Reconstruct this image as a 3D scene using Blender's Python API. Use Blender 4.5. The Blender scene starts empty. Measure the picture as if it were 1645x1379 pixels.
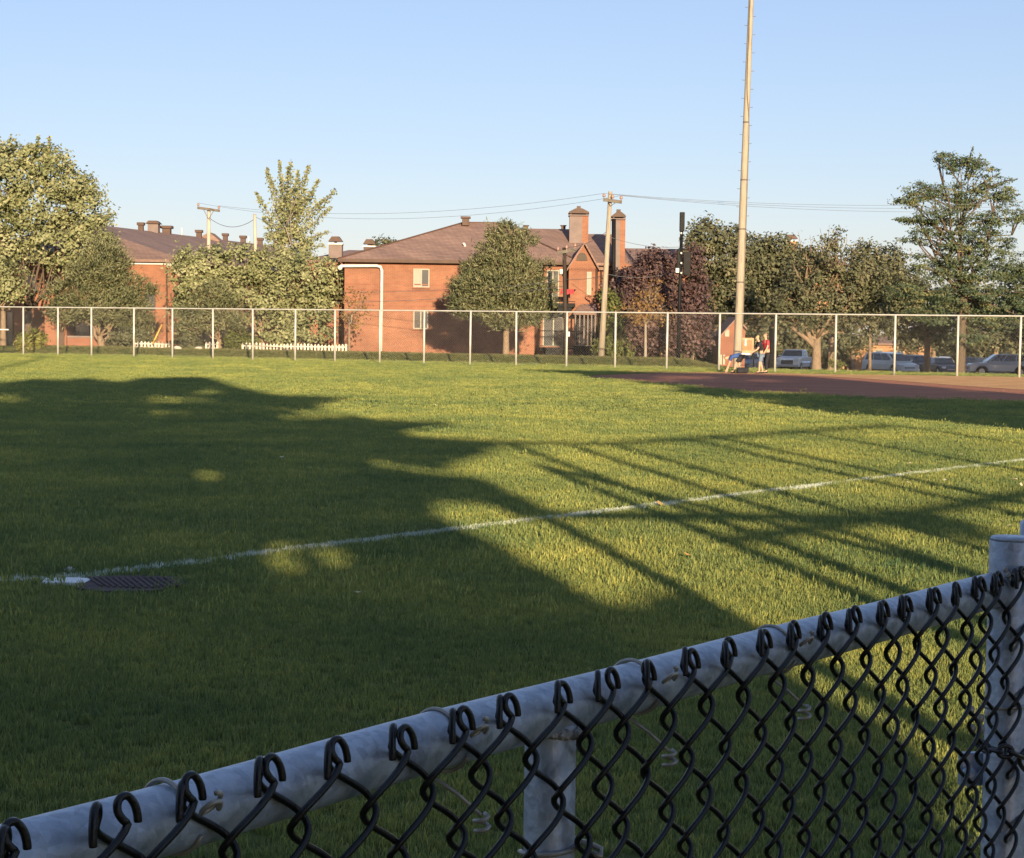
import bpy, bmesh, math, random
import numpy as np
from mathutils import Vector, Matrix, Quaternion

random.seed(7)
rng = np.random.default_rng(7)
PI = math.pi
scene = bpy.context.scene
C = scene.collection

# ------------------------------------------------------------------ camera
IW, IH, F, HC = 1645.0, 1379.0, 3000.0, 1.75
PITCH = math.atan((689.5 - 529.0) / F)
ROLL = 0.0135
_cp, _sp, _cr, _sr = math.cos(PITCH), math.sin(PITCH), math.cos(ROLL), math.sin(ROLL)
FW = Vector((0, _cp, -_sp))
R0, U0 = Vector((1, 0, 0)), Vector((0, _sp, _cp))
RT = R0 * _cr + U0 * _sr
UP = U0 * _cr - R0 * _sr
CAMP = Vector((0, 0, HC))
cam_data = bpy.data.cameras.new('camera')
cam = bpy.data.objects.new('camera', cam_data)
C.objects.link(cam)
m = Matrix((RT, UP, -FW)).transposed().to_4x4()
m.translation = CAMP
cam.matrix_world = m
cam_data.sensor_fit = 'HORIZONTAL'
cam_data.sensor_width = 36.0
cam_data.lens = 36.0 * F / IW
cam_data.clip_start = 0.05
cam_data.clip_end = 3000
scene.camera = cam

# ------------------------------------------------------------------ sky, sun, exposure
SUN_EL, SUN_AZ = math.radians(10.5), math.radians(9.9)      # behind the camera, a little to the right
world = bpy.data.worlds.new('World')
scene.world = world
world.use_nodes = True
wn = world.node_tree
bg = wn.nodes['Background']
sky = wn.nodes.new('ShaderNodeTexSky')
sky.sky_type = 'NISHITA'
sky.sun_disc = False
sky.sun_elevation = SUN_EL
sky.sun_rotation = PI - SUN_AZ
sky.altitude = 30
sky.air_density = 1.0
sky.dust_density = 0.3
sky.ozone_density = 2.6
wb = wn.nodes.new('ShaderNodeMix'); wb.data_type = 'RGBA'; wb.blend_type = 'MULTIPLY'
wb.inputs[0].default_value = 1; wb.inputs[7].default_value = (1.14, .95, 1.04, 1)      # white balance of the whole sky
wn.links.new(sky.outputs[0], wb.inputs[6])
pale = wn.nodes.new('ShaderNodeMix'); pale.data_type = 'RGBA'
pale.inputs[0].default_value = .30; pale.inputs[7].default_value = (3.3, 4.4, 6.2, 1)     # thin even veil over the whole sky
wn.links.new(wb.outputs[2], pale.inputs[6])
wn.links.new(pale.outputs[2], bg.inputs[0])
bg.inputs[1].default_value = 0.079
SUND = Vector((math.sin(SUN_AZ) * math.cos(SUN_EL), -math.cos(SUN_AZ) * math.cos(SUN_EL), math.sin(SUN_EL)))
sl = bpy.data.lights.new('sun', 'SUN')
sl.energy = 5.0
sl.angle = math.radians(0.53)
sl.color = (1.0, 0.79, 0.50)
so = bpy.data.objects.new('sun', sl)
so.rotation_euler = SUND.to_track_quat('Z', 'Y').to_euler()
so.location = (20, -60, 40)
C.objects.link(so)
vs = scene.view_settings
vs.view_transform = 'Standard'
vs.look = 'None'
vs.gamma = 1
vs.use_curve_mapping = False
vs.exposure = 0.98
scene.cycles.max_bounces = 6
scene.cycles.transparent_max_bounces = 8

# ------------------------------------------------------------------ photo pixel -> place helpers
def ray(px, py):
    return FW + RT * ((px - 822.5) / F) - UP * ((py - 689.5) / F)
def P(px, py, d):
    r = ray(px, py)
    return CAMP + r * (d / r.y)
def G(px, py, z=0.0):
    r = ray(px, py)
    return CAMP + r * ((z - HC) / r.z)
def to_px(p):
    v = p - CAMP
    d = v.dot(FW)
    return 822.5 + F * v.dot(RT) / d, 689.5 - F * v.dot(UP) / d

# far fence line and terrain
FP = Vector((0, 88.3))
FD = Vector((0.905, -0.426)).normalized()
FN = Vector((-FD.y, FD.x))                       # away from the camera
def sstep(a, b, x):
    t = min(1, max(0, (x - a) / (b - a)))
    return t * t * (3 - 2 * t)
def su(x, y):
    v = Vector((x, y)) - FP
    return v.dot(FD), v.dot(FN)
def H(x, y):
    s, u = su(x, y)
    left = 0.36 * sstep(5.3, 6.5, u) - 0.55 * sstep(8, 26, u)
    right = -0.021 * min(max(0, u - 0.8), 100)
    k = sstep(.085, .125, x / max(y, 1.0))
    return left * (1 - k) + right * k
def fence_depth(px):
    r = ray(px, 560)
    t = r.x / r.y
    # FP + a*FD lies on x = t*y
    a = (t * FP.y - FP.x) / (FD.x - t * FD.y)
    return FP.y + a * FD.y

# ------------------------------------------------------------------ mesh helpers
class MB:
    def __init__(s):
        s.v = []; s.f = []
    def quad(s, a, b, c, d):
        n = len(s.v); s.v += [tuple(a), tuple(b), tuple(c), tuple(d)]; s.f.append((n, n + 1, n + 2, n + 3)); return s
    def poly(s, pts):
        n = len(s.v); s.v += [tuple(p) for p in pts]; s.f.append(tuple(range(n, n + len(pts)))); return s
    def box(s, c, d, rz=0.0, ry=0.0, rx=0.0):
        M = Matrix.Rotation(rz, 3, 'Z') @ Matrix.Rotation(ry, 3, 'Y') @ Matrix.Rotation(rx, 3, 'X')
        n = len(s.v); c = Vector(c)
        for i in (-.5, .5):
            for j in (-.5, .5):
                for k in (-.5, .5):
                    s.v.append(tuple(c + M @ Vector((i * d[0], j * d[1], k * d[2]))))
        for q in ((0, 1, 3, 2), (4, 6, 7, 5), (0, 4, 5, 1), (2, 3, 7, 6), (0, 2, 6, 4), (1, 5, 7, 3)):
            s.f.append(tuple(n + i for i in q))
        return s
    def span(s, x0, x1, y0, y1, z0, z1):
        return s.box(((x0 + x1) / 2, (y0 + y1) / 2, (z0 + z1) / 2), (abs(x1 - x0), abs(y1 - y0), abs(z1 - z0)))
    def tube(s, pts, rad, n=8, cap=True):
        pts = [Vector(p) for p in pts]
        if not hasattr(rad, '__len__'): rad = [rad] * len(pts)
        b = len(s.v)
        t0 = (pts[1] - pts[0]).normalized()
        ref = Vector((0, 0, 1)) if abs(t0.z) < .9 else Vector((1, 0, 0))
        a = t0.cross(ref).normalized()
        for i, p in enumerate(pts):
            t = (pts[min(i + 1, len(pts) - 1)] - pts[max(i - 1, 0)]).normalized()
            a = (a - t * a.dot(t)).normalized()
            c = t.cross(a)
            for k in range(n):
                w = 2 * PI * k / n
                s.v.append(tuple(p + (a * math.cos(w) + c * math.sin(w)) * rad[i]))
        for i in range(len(pts) - 1):
            for k in range(n):
                k2 = (k + 1) % n
                s.f.append((b + i * n + k, b + i * n + k2, b + (i + 1) * n + k2, b + (i + 1) * n + k))
        if cap:
            s.f.append(tuple(b + k for k in reversed(range(n))))
            e = b + (len(pts) - 1) * n
            s.f.append(tuple(e + k for k in range(n)))
        return s
    def prism(s, poly, a, b):
        """poly: list of points; extruded by vectors a..b"""
        n = len(s.v); k = len(poly)
        A, B = Vector(a), Vector(b)
        s.v += [tuple(Vector(p) + A) for p in poly] + [tuple(Vector(p) + B) for p in poly]
        s.f.append(tuple(range(n, n + k))); s.f.append(tuple(range(n + 2 * k - 1, n + k - 1, -1)))
        for i in range(k):
            j = (i + 1) % k
            s.f.append((n + i, n + k + i, n + k + j, n + j))
        return s
    def ball(s, c, r, nu=8, nv=6):
        c = Vector(c)
        if not hasattr(r, '__len__'): r = (r, r, r)
        b = len(s.v)
        for i in range(nv + 1):
            th = PI * i / nv
            for j in range(nu):
                ph = 2 * PI * j / nu
                s.v.append((c.x + r[0] * math.sin(th) * math.cos(ph), c.y + r[1] * math.sin(th) * math.sin(ph), c.z + r[2] * math.cos(th)))
        for i in range(nv):
            for j in range(nu):
                j2 = (j + 1) % nu
                s.f.append((b + i * nu + j, b + (i + 1) * nu + j, b + (i + 1) * nu + j2, b + i * nu + j2))
        return s
    def mesh(s, name, mat, smooth=False):
        me = bpy.data.meshes.new(name)
        me.from_pydata(s.v, [], s.f)
        if mat: me.materials.append(mat)
        if smooth: me.polygons.foreach_set('use_smooth', [True] * len(me.polygons))
        me.update()
        return me
    def build(s, name, mat, parent=None, smooth=False, bevel=0):
        o = bpy.data.objects.new(name, s.mesh(name, mat, smooth))
        C.objects.link(o)
        if parent is not None:
            o.parent = parent
            o.matrix_parent_inverse = Matrix.Translation(-parent.location) if parent.rotation_euler.z == 0 and parent.get('local') is None else Matrix()
        if bevel:
            b = o.modifiers.new('bevel', 'BEVEL'); b.width = bevel; b.segments = 2; b.limit_method = 'ANGLE'
        return o
def tag(o, label=None, cat=None, group=None, kind=None):
    if label: o['label'] = label
    if cat: o['category'] = cat
    if group: o['group'] = group
    if kind: o['kind'] = kind
    return o
def thing(name, label, cat, loc=(0, 0, 0), rz=0, group=None, local=False):
    o = bpy.data.objects.new(name, None)
    o.empty_display_size = .2
    C.objects.link(o)
    o.location = loc; o.rotation_euler = (0, 0, rz)
    if local: o['local'] = 1
    return tag(o, label, cat, group)
def copy_part(src, name, parent, loc, rot=(0, 0, 0), scale=(1, 1, 1)):
    """another piece sharing mesh data, placed in world space under an unrotated parent"""
    o = src.copy(); o.name = name
    C.objects.link(o); o.parent = parent
    o.matrix_parent_inverse = Matrix.Translation(-parent.location)
    o.location = loc; o.rotation_euler = rot; o.scale = scale
    return o
def set_local(o):
    o.matrix_parent_inverse = Matrix()
    return o

# ------------------------------------------------------------------ materials
def newmat(name):
    mt = bpy.data.materials.new(name); mt.use_nodes = True
    nt = mt.node_tree
    return mt, nt, nt.nodes['Principled BSDF']
def N(nt, t, **kw):
    n = nt.nodes.new(t)
    for k, v in kw.items(): setattr(n, k, v)
    return n
def ramp(nt, src, stops):
    r = N(nt, 'ShaderNodeValToRGB')
    e = r.color_ramp.elements
    while len(e) < len(stops): e.new(.5)
    for i, (p, c) in enumerate(stops):
        e[i].position = p; e[i].color = (*c, 1)
    nt.links.new(src, r.inputs[0])
    return r.outputs[0]
def noisy(name, c0, c1, scale=5, rough=.8, bump=0.0, bscale=None, metal=0, spec=.3, detail=4, c2=None, stretch=None):
    mt, nt, b = newmat(name)
    tc = N(nt, 'ShaderNodeTexCoord')
    src = tc.outputs['Object']
    if stretch:
        mp = N(nt, 'ShaderNodeMapping'); mp.inputs['Scale'].default_value = stretch
        nt.links.new(src, mp.inputs[0]); src = mp.outputs[0]
    nz = N(nt, 'ShaderNodeTexNoise'); nz.inputs['Scale'].default_value = scale; nz.inputs['Detail'].default_value = detail
    nt.links.new(src, nz.inputs[0])
    stops = [(.3, c0), (.7, c1)] if c2 is None else [(.28, c0), (.5, c1), (.72, c2)]
    nt.links.new(ramp(nt, nz.outputs[0], stops), b.inputs['Base Color'])
    b.inputs['Roughness'].default_value = rough
    b.inputs['Metallic'].default_value = metal
    b.inputs['Specular IOR Level'].default_value = spec
    if bump:
        bn = N(nt, 'ShaderNodeTexNoise'); bn.inputs['Scale'].default_value = bscale or scale * 4; bn.inputs['Detail'].default_value = 5
        nt.links.new(src, bn.inputs[0])
        bp = N(nt, 'ShaderNodeBump'); bp.inputs['Strength'].default_value = bump; bp.inputs['Distance'].default_value = .02
        nt.links.new(bn.outputs[0], bp.inputs['Height']); nt.links.new(bp.outputs[0], b.inputs['Normal'])
    return mt
def leafmat(name, c0, c1, c2, trans=.3, rough=.6):
    mt, nt, b = newmat(name)
    at = N(nt, 'ShaderNodeAttribute', attribute_name='tint')
    col = ramp(nt, at.outputs['Fac'], [(0, c0), (.55, c1), (1, c2)])
    nt.links.new(col, b.inputs['Base Color'])
    b.inputs['Roughness'].default_value = rough
    b.inputs['Specular IOR Level'].default_value = .25
    tr = N(nt, 'ShaderNodeBsdfTranslucent'); nt.links.new(col, tr.inputs[0])
    mx = N(nt, 'ShaderNodeMixShader'); mx.inputs[0].default_value = trans
    out = nt.nodes['Material Output']
    nt.links.new(b.outputs[0], mx.inputs[1]); nt.links.new(tr.outputs[0], mx.inputs[2]); nt.links.new(mx.outputs[0], out.inputs[0])
    return mt
def wallmat(name, cols, mortar, bw=.22, bh=.075, msize=.012):
    mt, nt, b = newmat(name)
    g = N(nt, 'ShaderNodeNewGeometry')
    sp = N(nt, 'ShaderNodeSeparateXYZ'); nt.links.new(g.outputs['Position'], sp.inputs[0])
    ad = N(nt, 'ShaderNodeMath', operation='ADD'); nt.links.new(sp.outputs[0], ad.inputs[0]); nt.links.new(sp.outputs[1], ad.inputs[1])
    cb = N(nt, 'ShaderNodeCombineXYZ'); nt.links.new(ad.outputs[0], cb.inputs[0]); nt.links.new(sp.outputs[2], cb.inputs[1])
    br = N(nt, 'ShaderNodeTexBrick')
    br.inputs['Scale'].default_value = 1; br.inputs['Brick Width'].default_value = bw; br.inputs['Row Height'].default_value = bh
    br.inputs['Mortar Size'].default_value = msize
    br.inputs['Color1'].default_value = (*cols[0], 1); br.inputs['Color2'].default_value = (*cols[1], 1); br.inputs['Mortar'].default_value = (*mortar, 1)
    nt.links.new(cb.outputs[0], br.inputs[0])
    nz = N(nt, 'ShaderNodeTexNoise'); nz.inputs['Scale'].default_value = .9; nz.inputs['Detail'].default_value = 6
    nt.links.new(cb.outputs[0], nz.inputs[0])
    mx = N(nt, 'ShaderNodeMix', data_type='RGBA', blend_type='MULTIPLY'); mx.inputs[0].default_value = 1
    nt.links.new(br.outputs[0], mx.inputs[6])
    nt.links.new(ramp(nt, nz.outputs[0], [(.3, (.72, .70, .70)), (.7, (1.08, 1.05, 1.0))]), mx.inputs[7])
    nt.links.new(mx.outputs[2], b.inputs['Base Color'])
    bp = N(nt, 'ShaderNodeBump'); bp.inputs['Strength'].default_value = .5; bp.inputs['Distance'].default_value = .01; bp.invert = True
    nt.links.new(br.outputs['Fac'], bp.inputs['Height']); nt.links.new(bp.outputs[0], b.inputs['Normal'])
    b.inputs['Roughness'].default_value = .9
    return mt

M = {}
M['brick'] = wallmat('orange brick', ((.31, .115, .064), (.255, .09, .05)), (.29, .18, .125))
M['brick_dark'] = wallmat('red brick', ((.32, .10, .06), (.25, .08, .05)), (.28, .18, .13))
M['brick_tan'] = wallmat('tan brick', ((.45, .23, .11), (.38, .18, .09)), (.38, .26, .16))
M['roof'] = wallmat('brown shingles', ((.32, .205, .17), (.26, .165, .14)), (.175, .115, .095), bw=.33, bh=.1, msize=.01)
M['roof_trim'] = noisy('dark brown metal trim', (.07, .04, .03), (.10, .055, .04), 3, .6)
M['cladding'] = noisy('grey brown cladding', (.17, .13, .12), (.22, .165, .15), 2, .8)
M['white_metal'] = noisy('white painted metal', (.58, .57, .53), (.68, .66, .63), 4, .45, bump=.05)
M['cream_frame'] = noisy('cream window frame', (.27, .245, .19), (.34, .31, .25), 5, .5)
M['glass'] = noisy('window glass', (.05, .055, .06), (.09, .095, .10), .6, .06, spec=.8)
M['curtain'] = noisy('white curtain', (.26, .25, .22), (.38, .36, .31), 3, .9, stretch=(14, 1, .3))
M['black_metal'] = noisy('black painted metal', (.006, .006, .007), (.014, .014, .016), 8, .6, spec=.15)
M['dark'] = noisy('dark opening', (.012, .012, .015), (.03, .028, .03), 2, .8)
M['galv'] = noisy('galvanized steel', (.25, .32, .43), (.42, .48, .57), 22, .40, bump=.12, bscale=70, metal=.3, c2=(.34, .41, .51), detail=8)
nt_ = M['galv'].node_tree; b_ = nt_.nodes['Principled BSDF']
tc_ = N(nt_, 'ShaderNodeTexCoord'); vo_ = N(nt_, 'ShaderNodeTexVoronoi'); vo_.inputs['Scale'].default_value = 130
nt_.links.new(tc_.outputs['Object'], vo_.inputs[0])
sv_ = N(nt_, 'ShaderNodeSeparateColor'); nt_.links.new(vo_.outputs['Color'], sv_.inputs[0])
st_ = N(nt_, 'ShaderNodeTexNoise'); st_.inputs['Scale'].default_value = 9; st_.inputs['Detail'].default_value = 10; st_.inputs['Roughness'].default_value = .75
nt_.links.new(tc_.outputs['Object'], st_.inputs[0])
m1_ = N(nt_, 'ShaderNodeMix', data_type='RGBA', blend_type='MULTIPLY'); m1_.inputs[0].default_value = 1
m2_ = N(nt_, 'ShaderNodeMix', data_type='RGBA', blend_type='MULTIPLY'); m2_.inputs[0].default_value = 1
nt_.links.new(b_.inputs['Base Color'].links[0].from_socket, m1_.inputs[6])
nt_.links.new(ramp(nt_, sv_.outputs[0], [(0, (.82, .82, .84)), (1, (1.12, 1.12, 1.12))]), m1_.inputs[7])
nt_.links.new(m1_.outputs[2], m2_.inputs[6])
nt_.links.new(ramp(nt_, st_.outputs[0], [(.32, (.55, .49, .45)), (.44, (.95, .95, .96)), (.6, (1.04, 1.04, 1.04)), (.70, (1.3, 1.27, 1.25))]), m2_.inputs[7])
nt_.links.new(m2_.outputs[2], b_.inputs['Base Color'])
M['galv_far'] = noisy('weathered fence steel', (.46, .44, .40), (.58, .56, .52), 3, .5, metal=.2)
M['vinyl'] = noisy('black vinyl coated wire', (.004, .005, .007), (.009, .010, .013), 60, .3, bump=.1, bscale=300, spec=.38)
M['cut'] = noisy('cut wire end', (.16, .10, .07), (.24, .16, .12), 200, .6)
M['alu'] = noisy('aluminium tie wire', (.28, .27, .25), (.42, .40, .37), 40, .4, metal=.3)
M['weld'] = noisy('weld bead', (.30, .28, .27), (.55, .53, .5), 120, .6, bump=.6, bscale=200, metal=.2)
M['pole_wood'] = noisy('pale wooden pole', (.20, .16, .12), (.37, .31, .24), 3, .85, bump=.4, stretch=(6, 6, .35), c2=(.29, .24, .18))
M['pole_grey'] = noisy('grey wooden pole', (.36, .30, .24), (.5, .43, .35), 3, .85, bump=.2, stretch=(6, 6, .4))
M['pole_dark'] = noisy('dark stained pole', (.03, .022, .018), (.055, .04, .03), 4, .8, stretch=(5, 5, .5))
M['arm_wood'] = noisy('weathered crossarm', (.10, .085, .075), (.17, .145, .12), 6, .85)
M['insul'] = noisy('insulator porcelain', (.28, .17, .14), (.36, .22, .18), 8, .3)
M['wire_dark'] = noisy('power line', (.09, .09, .10), (.14, .14, .15), 3, .6)
M['bark'] = noisy('brown bark', (.15, .105, .07), (.30, .215, .145), 5, .9, bump=.5, stretch=(5, 5, 1))
M['bark_dark'] = noisy('dark bark', (.07, .05, .036), (.14, .105, .075), 5, .9, bump=.5, stretch=(5, 5, 1))
M['bark_grey'] = noisy('grey bark', (.20, .165, .13), (.34, .29, .23), 5, .9, bump=.5, stretch=(5, 5, 1))
M['picket'] = noisy('cream picket paint', (.55, .48, .38), (.68, .60, .48), 3, .7)
M['yellow_wood'] = noisy('yellow wood', (.55, .32, .07), (.66, .40, .10), 4, .6)
M['white_plate'] = noisy('worn white rubber', (.55, .55, .55), (.78, .78, .77), 9, .6, c2=(.68, .68, .68))
M['mat_brown'] = noisy('brown rubber mat', (.05, .034, .032), (.11, .075, .066), 14, .85, bump=.5)
M['paper'] = noisy('white scrap', (.6, .6, .6), (.85, .85, .85), 20, .8)
M['fallen'] = noisy('fallen leaf', (.38, .20, .08), (.6, .42, .16), 9, .7)
M['pale_leaf'] = noisy('pale fallen leaf', (.5, .46, .32), (.68, .62, .42), 9, .7)
M['skin'] = noisy('skin', (.48, .28, .19), (.55, .33, .23), 6, .6)
M['hair_blond'] = noisy('fair hair', (.42, .30, .14), (.52, .40, .22), 30, .7)
M['hair_brown'] = noisy('light brown hair', (.26, .15, .08), (.36, .22, .12), 30, .7)
M['red_cloth'] = noisy('red cloth', (.38, .035, .045), (.48, .06, .065), 6, .85)
M['black_cloth'] = noisy('black cloth', (.012, .013, .018), (.03, .03, .038), 6, .9)
M['blue_cloth'] = noisy('blue cloth', (.03, .065, .20), (.05, .10, .28), 6, .85)
M['jean'] = noisy('faded denim', (.12, .16, .23), (.2, .25, .33), 9, .9)
M['tyre'] = noisy('tyre rubber', (.012, .012, .012), (.025, .025, .025), 8, .9)
M['rim'] = noisy('alloy rim', (.4, .41, .43), (.5, .51, .53), 8, .35, metal=.6)
M['lamp'] = noisy('clear lamp', (.62, .62, .62), (.75, .75, .76), 8, .15, spec=.8)
M['tail'] = noisy('red tail lamp', (.35, .02, .02), (.45, .03, .03), 8, .2)
M['car_glass'] = noisy('dark car glass', (.012, .016, .022), (.03, .036, .045), 1, .06, spec=.8)
def paint(name, c):
    mt = noisy(name, tuple(.9 * x for x in c), c, 1.2, .28, spec=.55)
    mt.node_tree.nodes['Principled BSDF'].inputs['Coat Weight'].default_value = .5
    return mt
M['p_silver'] = paint('silver blue car paint', (.46, .50, .55))
M['p_white'] = paint('white car paint', (.66, .65, .62))
M['p_dark'] = paint('dark blue car paint', (.03, .04, .065))
M['p_grey'] = paint('grey car paint', (.20, .22, .26))
M['cardboard'] = noisy('brown cabinet paint', (.42, .24, .13), (.50, .30, .17), 3, .7)

# leaves
M['l_maple'] = leafmat('pale maple leaves', (.11, .125, .052), (.29, .30, .15), (.46, .44, .255), .3)
M['l_pine'] = leafmat('pine needles', (.07, .08, .04), (.17, .178, .092), (.29, .265, .145), .12)
M['l_dark'] = leafmat('dark green leaves', (.045, .052, .03), (.13, .134, .075), (.25, .23, .135), .25)
M['l_locust'] = leafmat('locust leaves', (.045, .075, .042), (.11, .145, .082), (.25, .23, .095), .3)
M['l_purple'] = leafmat('purple plum leaves', (.045, .028, .032), (.11, .065, .064), (.18, .115, .10), .2)
M['l_orange'] = leafmat('dry orange leaves', (.16, .09, .035), (.28, .17, .07), (.40, .25, .11), .3)
M['l_shrub'] = leafmat('yellow green shrub leaves', (.09, .10, .025), (.21, .21, .05), (.34, .31, .09), .3)
M['l_vine'] = leafmat('green shrub leaves', (.06, .075, .022), (.13, .145, .045), (.2, .2, .07), .3)

# ------------------------------------------------------------------ ground
def grass_ground(name, bank=False):
    mt, nt, b = newmat(name)
    tc = N(nt, 'ShaderNodeTexCoord')
    n1 = N(nt, 'ShaderNodeTexNoise'); n1.inputs['Scale'].default_value = .12; n1.inputs['Detail'].default_value = 6
    n2 = N(nt, 'ShaderNodeTexNoise'); n2.inputs['Scale'].default_value = 9; n2.inputs['Detail'].default_value = 8
    for n in (n1, n2): nt.links.new(tc.outputs['Object'], n.inputs[0])
    c1 = ramp(nt, n1.outputs[0], [(.3, (.07, .09, .03)), (.7, (.13, .135, .045))])
    c2 = ramp(nt, n2.outputs[0], [(.3, (.55, .55, .5)), (.7, (1.2, 1.15, 1.1))])
    mx = N(nt, 'ShaderNodeMix', data_type='RGBA', blend_type='MULTIPLY'); mx.inputs[0].default_value = 1
    nt.links.new(c1, mx.inputs[6]); nt.links.new(c2, mx.inputs[7])
    nt.links.new(mx.outputs[2], b.inputs['Base Color'])
    b.inputs['Roughness'].default_value = .95
    b.inputs['Specular IOR Level'].default_value = .1
    bp = N(nt, 'ShaderNodeBump'); bp.inputs['Strength'].default_value = .8; bp.inputs['Distance'].default_value = .05
    nt.links.new(n2.outputs[0], bp.inputs['Height']); nt.links.new(bp.outputs[0], b.inputs['Normal'])
    return mt
M['ground'] = grass_ground('lawn soil and turf')
def fence_xy(s, u): 
    q = FP + FD * s + FN * u
    return q.x, q.y
ss = [-700, -400, -200, -120, -80, -60] + list(range(-51, 54, 3)) + [60, 100, 200, 400, 700]
us = [-500, -300, -200, -150, -120, -100, -90, -80, -70, -60, -50, -40, -30, -20, -10, -4, 0, .8, 2, 4, 5.3, 5.5, 5.7, 5.9, 6.1, 6.3, 6.5, 7, 8, 10, 12, 14, 17, 20, 23, 26, 35, 45, 60, 80, 100.8, 140, 200, 400, 900]
mb = MB()
for u in us:
    for s in ss:
        x, y = fence_xy(s, u)
        mb.v.append((x, y, H(x, y)))
ns = len(ss)
for i in range(len(us) - 1):
    for j in range(ns - 1):
        mb.f.append((i * ns + j, i * ns + j + 1, (i + 1) * ns + j + 1, (i + 1) * ns + j))
tag(mb.build('ground', M['ground'], smooth=True), kind='structure')

M['dirt'] = noisy('reddish infield dirt', (.40, .17, .115), (.52, .24, .155), .8, 1.0, bump=1.0, bscale=9, spec=.05, c2=(.60, .28, .18), detail=8)
dirt_px = [(925, 606), (985, 601.5), (1080, 599.5), (1156, 600), (1250, 601), (1343, 602.5), (1437, 603), (1540, 605), (1645, 606.5), (1760, 608), (1900, 612), (1950, 640), (1800, 652), (1645, 646), (1520, 643), (1400, 640), (1300, 635), (1200, 629), (1100, 621), (1010, 613)]
mb = MB().poly([G(*p) + Vector((0, 0, .006)) for p in dirt_px])
[n for n in M['dirt'].node_tree.nodes if n.type == 'BUMP'][0].inputs['Distance'].default_value = .25
nt_ = M['dirt'].node_tree
mp_ = N(nt_, 'ShaderNodeMapping'); mp_.inputs['Scale'].default_value = (.25, 1.6, 1); mp_.inputs['Rotation'].default_value = (0, 0, .25)
tc_ = N(nt_, 'ShaderNodeTexCoord'); nt_.links.new(tc_.outputs['Object'], mp_.inputs[0])
nt_.links.new(mp_.outputs[0], [n for n in nt_.nodes if n.type == 'TEX_NOISE' and n.inputs['Scale'].default_value < 2][0].inputs[0])
tag(mb.build('infield_dirt', M['dirt']), kind='structure')
M['sunlit_sand'] = noisy('sunlit pale sandy strip', (.62, .34, .165), (.74, .43, .21), .9, 1.0, bump=1.0, bscale=9, spec=.05, c2=(.80, .49, .26), detail=8)  # sandy strip whose paler tan also carries the sunlit band of the dirt
[n for n in M['sunlit_sand'].node_tree.nodes if n.type == 'BUMP'][0].inputs['Distance'].default_value = .25
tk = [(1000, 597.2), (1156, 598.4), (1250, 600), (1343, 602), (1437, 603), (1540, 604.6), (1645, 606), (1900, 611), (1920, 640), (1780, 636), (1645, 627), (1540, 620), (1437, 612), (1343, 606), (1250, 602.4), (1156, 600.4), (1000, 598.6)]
tag(MB().poly([G(*p) + Vector((0, 0, .012)) for p in tk]).build('sunlit_sandy_strip', M['sunlit_sand']), kind='structure')
M['asphalt'] = noisy('worn asphalt', (.045, .045, .048), (.065, .064, .064), 2, .9, bump=.2, bscale=30)
mb = MB()
lot_s, lot_u = [-10, 0, 8, 16, 24, 32, 40, 50, 65, 80], [42, 50, 60, 70, 80, 90, 100]
for i in range(len(lot_u) - 1):
    for j in range(len(lot_s) - 1):
        q = [fence_xy(lot_s[j + a], lot_u[i + b]) for a, b in ((0, 0), (1, 0), (1, 1), (0, 1))]
        if min(x / y for x, y in q) > .125: mb.quad(*[(x, y, H(x, y) + .03) for x, y in q])
tag(mb.build('parking_lot', M['asphalt']), kind='structure')

# white painted line, laid as a thin sheet under the blades
M['chalk'] = noisy('line paint on turf', (.30, .36, .28), (.72, .74, .68), 14, .9, c2=(.55, .58, .5), detail=8)
LA, LB = G(112, 931), G(1645, 742)
LD = (LB - LA).normalized()
LNrm = Vector((-LD.y, LD.x, 0))
LE = LA + (LB - LA) * 2.2
LL = G(-260, 940)
mb = MB()
hw = .06
mb.quad(*[p + Vector((0, 0, .005)) for p in (LA - LNrm * hw, LE - LNrm * hw, LE + LNrm * hw, LA + LNrm * hw)])
ld2 = (LA - LL).normalized(); n2_ = Vector((-ld2.y, ld2.x, 0))
LA2 = LA - ld2 * .05
mb.quad(*[p + Vector((0, 0, .005)) for p in (LL - n2_ * hw, LA2 - n2_ * hw, LA2 + n2_ * hw, LL + n2_ * hw)])
tag(mb.build('painted_line', M['chalk']), kind='structure')

# ------------------------------------------------------------------ grass (instanced tufts)
def tuft_mesh(name, nb, spread, h0, h1, w, mat, seed, lean=.5):
    r = random.Random(seed)
    mb = MB(); tint = []
    for i in range(nb):
        a = r.uniform(0, 2 * PI); q = spread * math.sqrt(r.random())
        x, y = q * math.cos(a), q * math.sin(a)
        h = r.uniform(h0, h1); la = r.uniform(0, 2 * PI); ll = h * lean * r.random()
        fa = r.uniform(0, PI); wx, wy = math.cos(fa) * w / 2, math.sin(fa) * w / 2
        n = len(mb.v)
        mx, my = x + math.cos(la) * ll * .35, y + math.sin(la) * ll * .35
        mb.v += [(x - wx, y - wy, -.004), (x + wx, y + wy, -.004), (mx + wx * .8, my + wy * .8, h * .6), (mx - wx * .8, my - wy * .8, h * .6), (x + math.cos(la) * ll, y + math.sin(la) * ll, h)]
        mb.f += [(n, n + 1, n + 2, n + 3), (n + 3, n + 2, n + 4)]
        t = r.random(); tint += [t] * 5
    me = mb.mesh(name, mat)
    at = me.attributes.new('tint', 'FLOAT', 'POINT'); at.data.foreach_set('value', tint)
    return bpy.data.objects.new(name, me)
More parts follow.
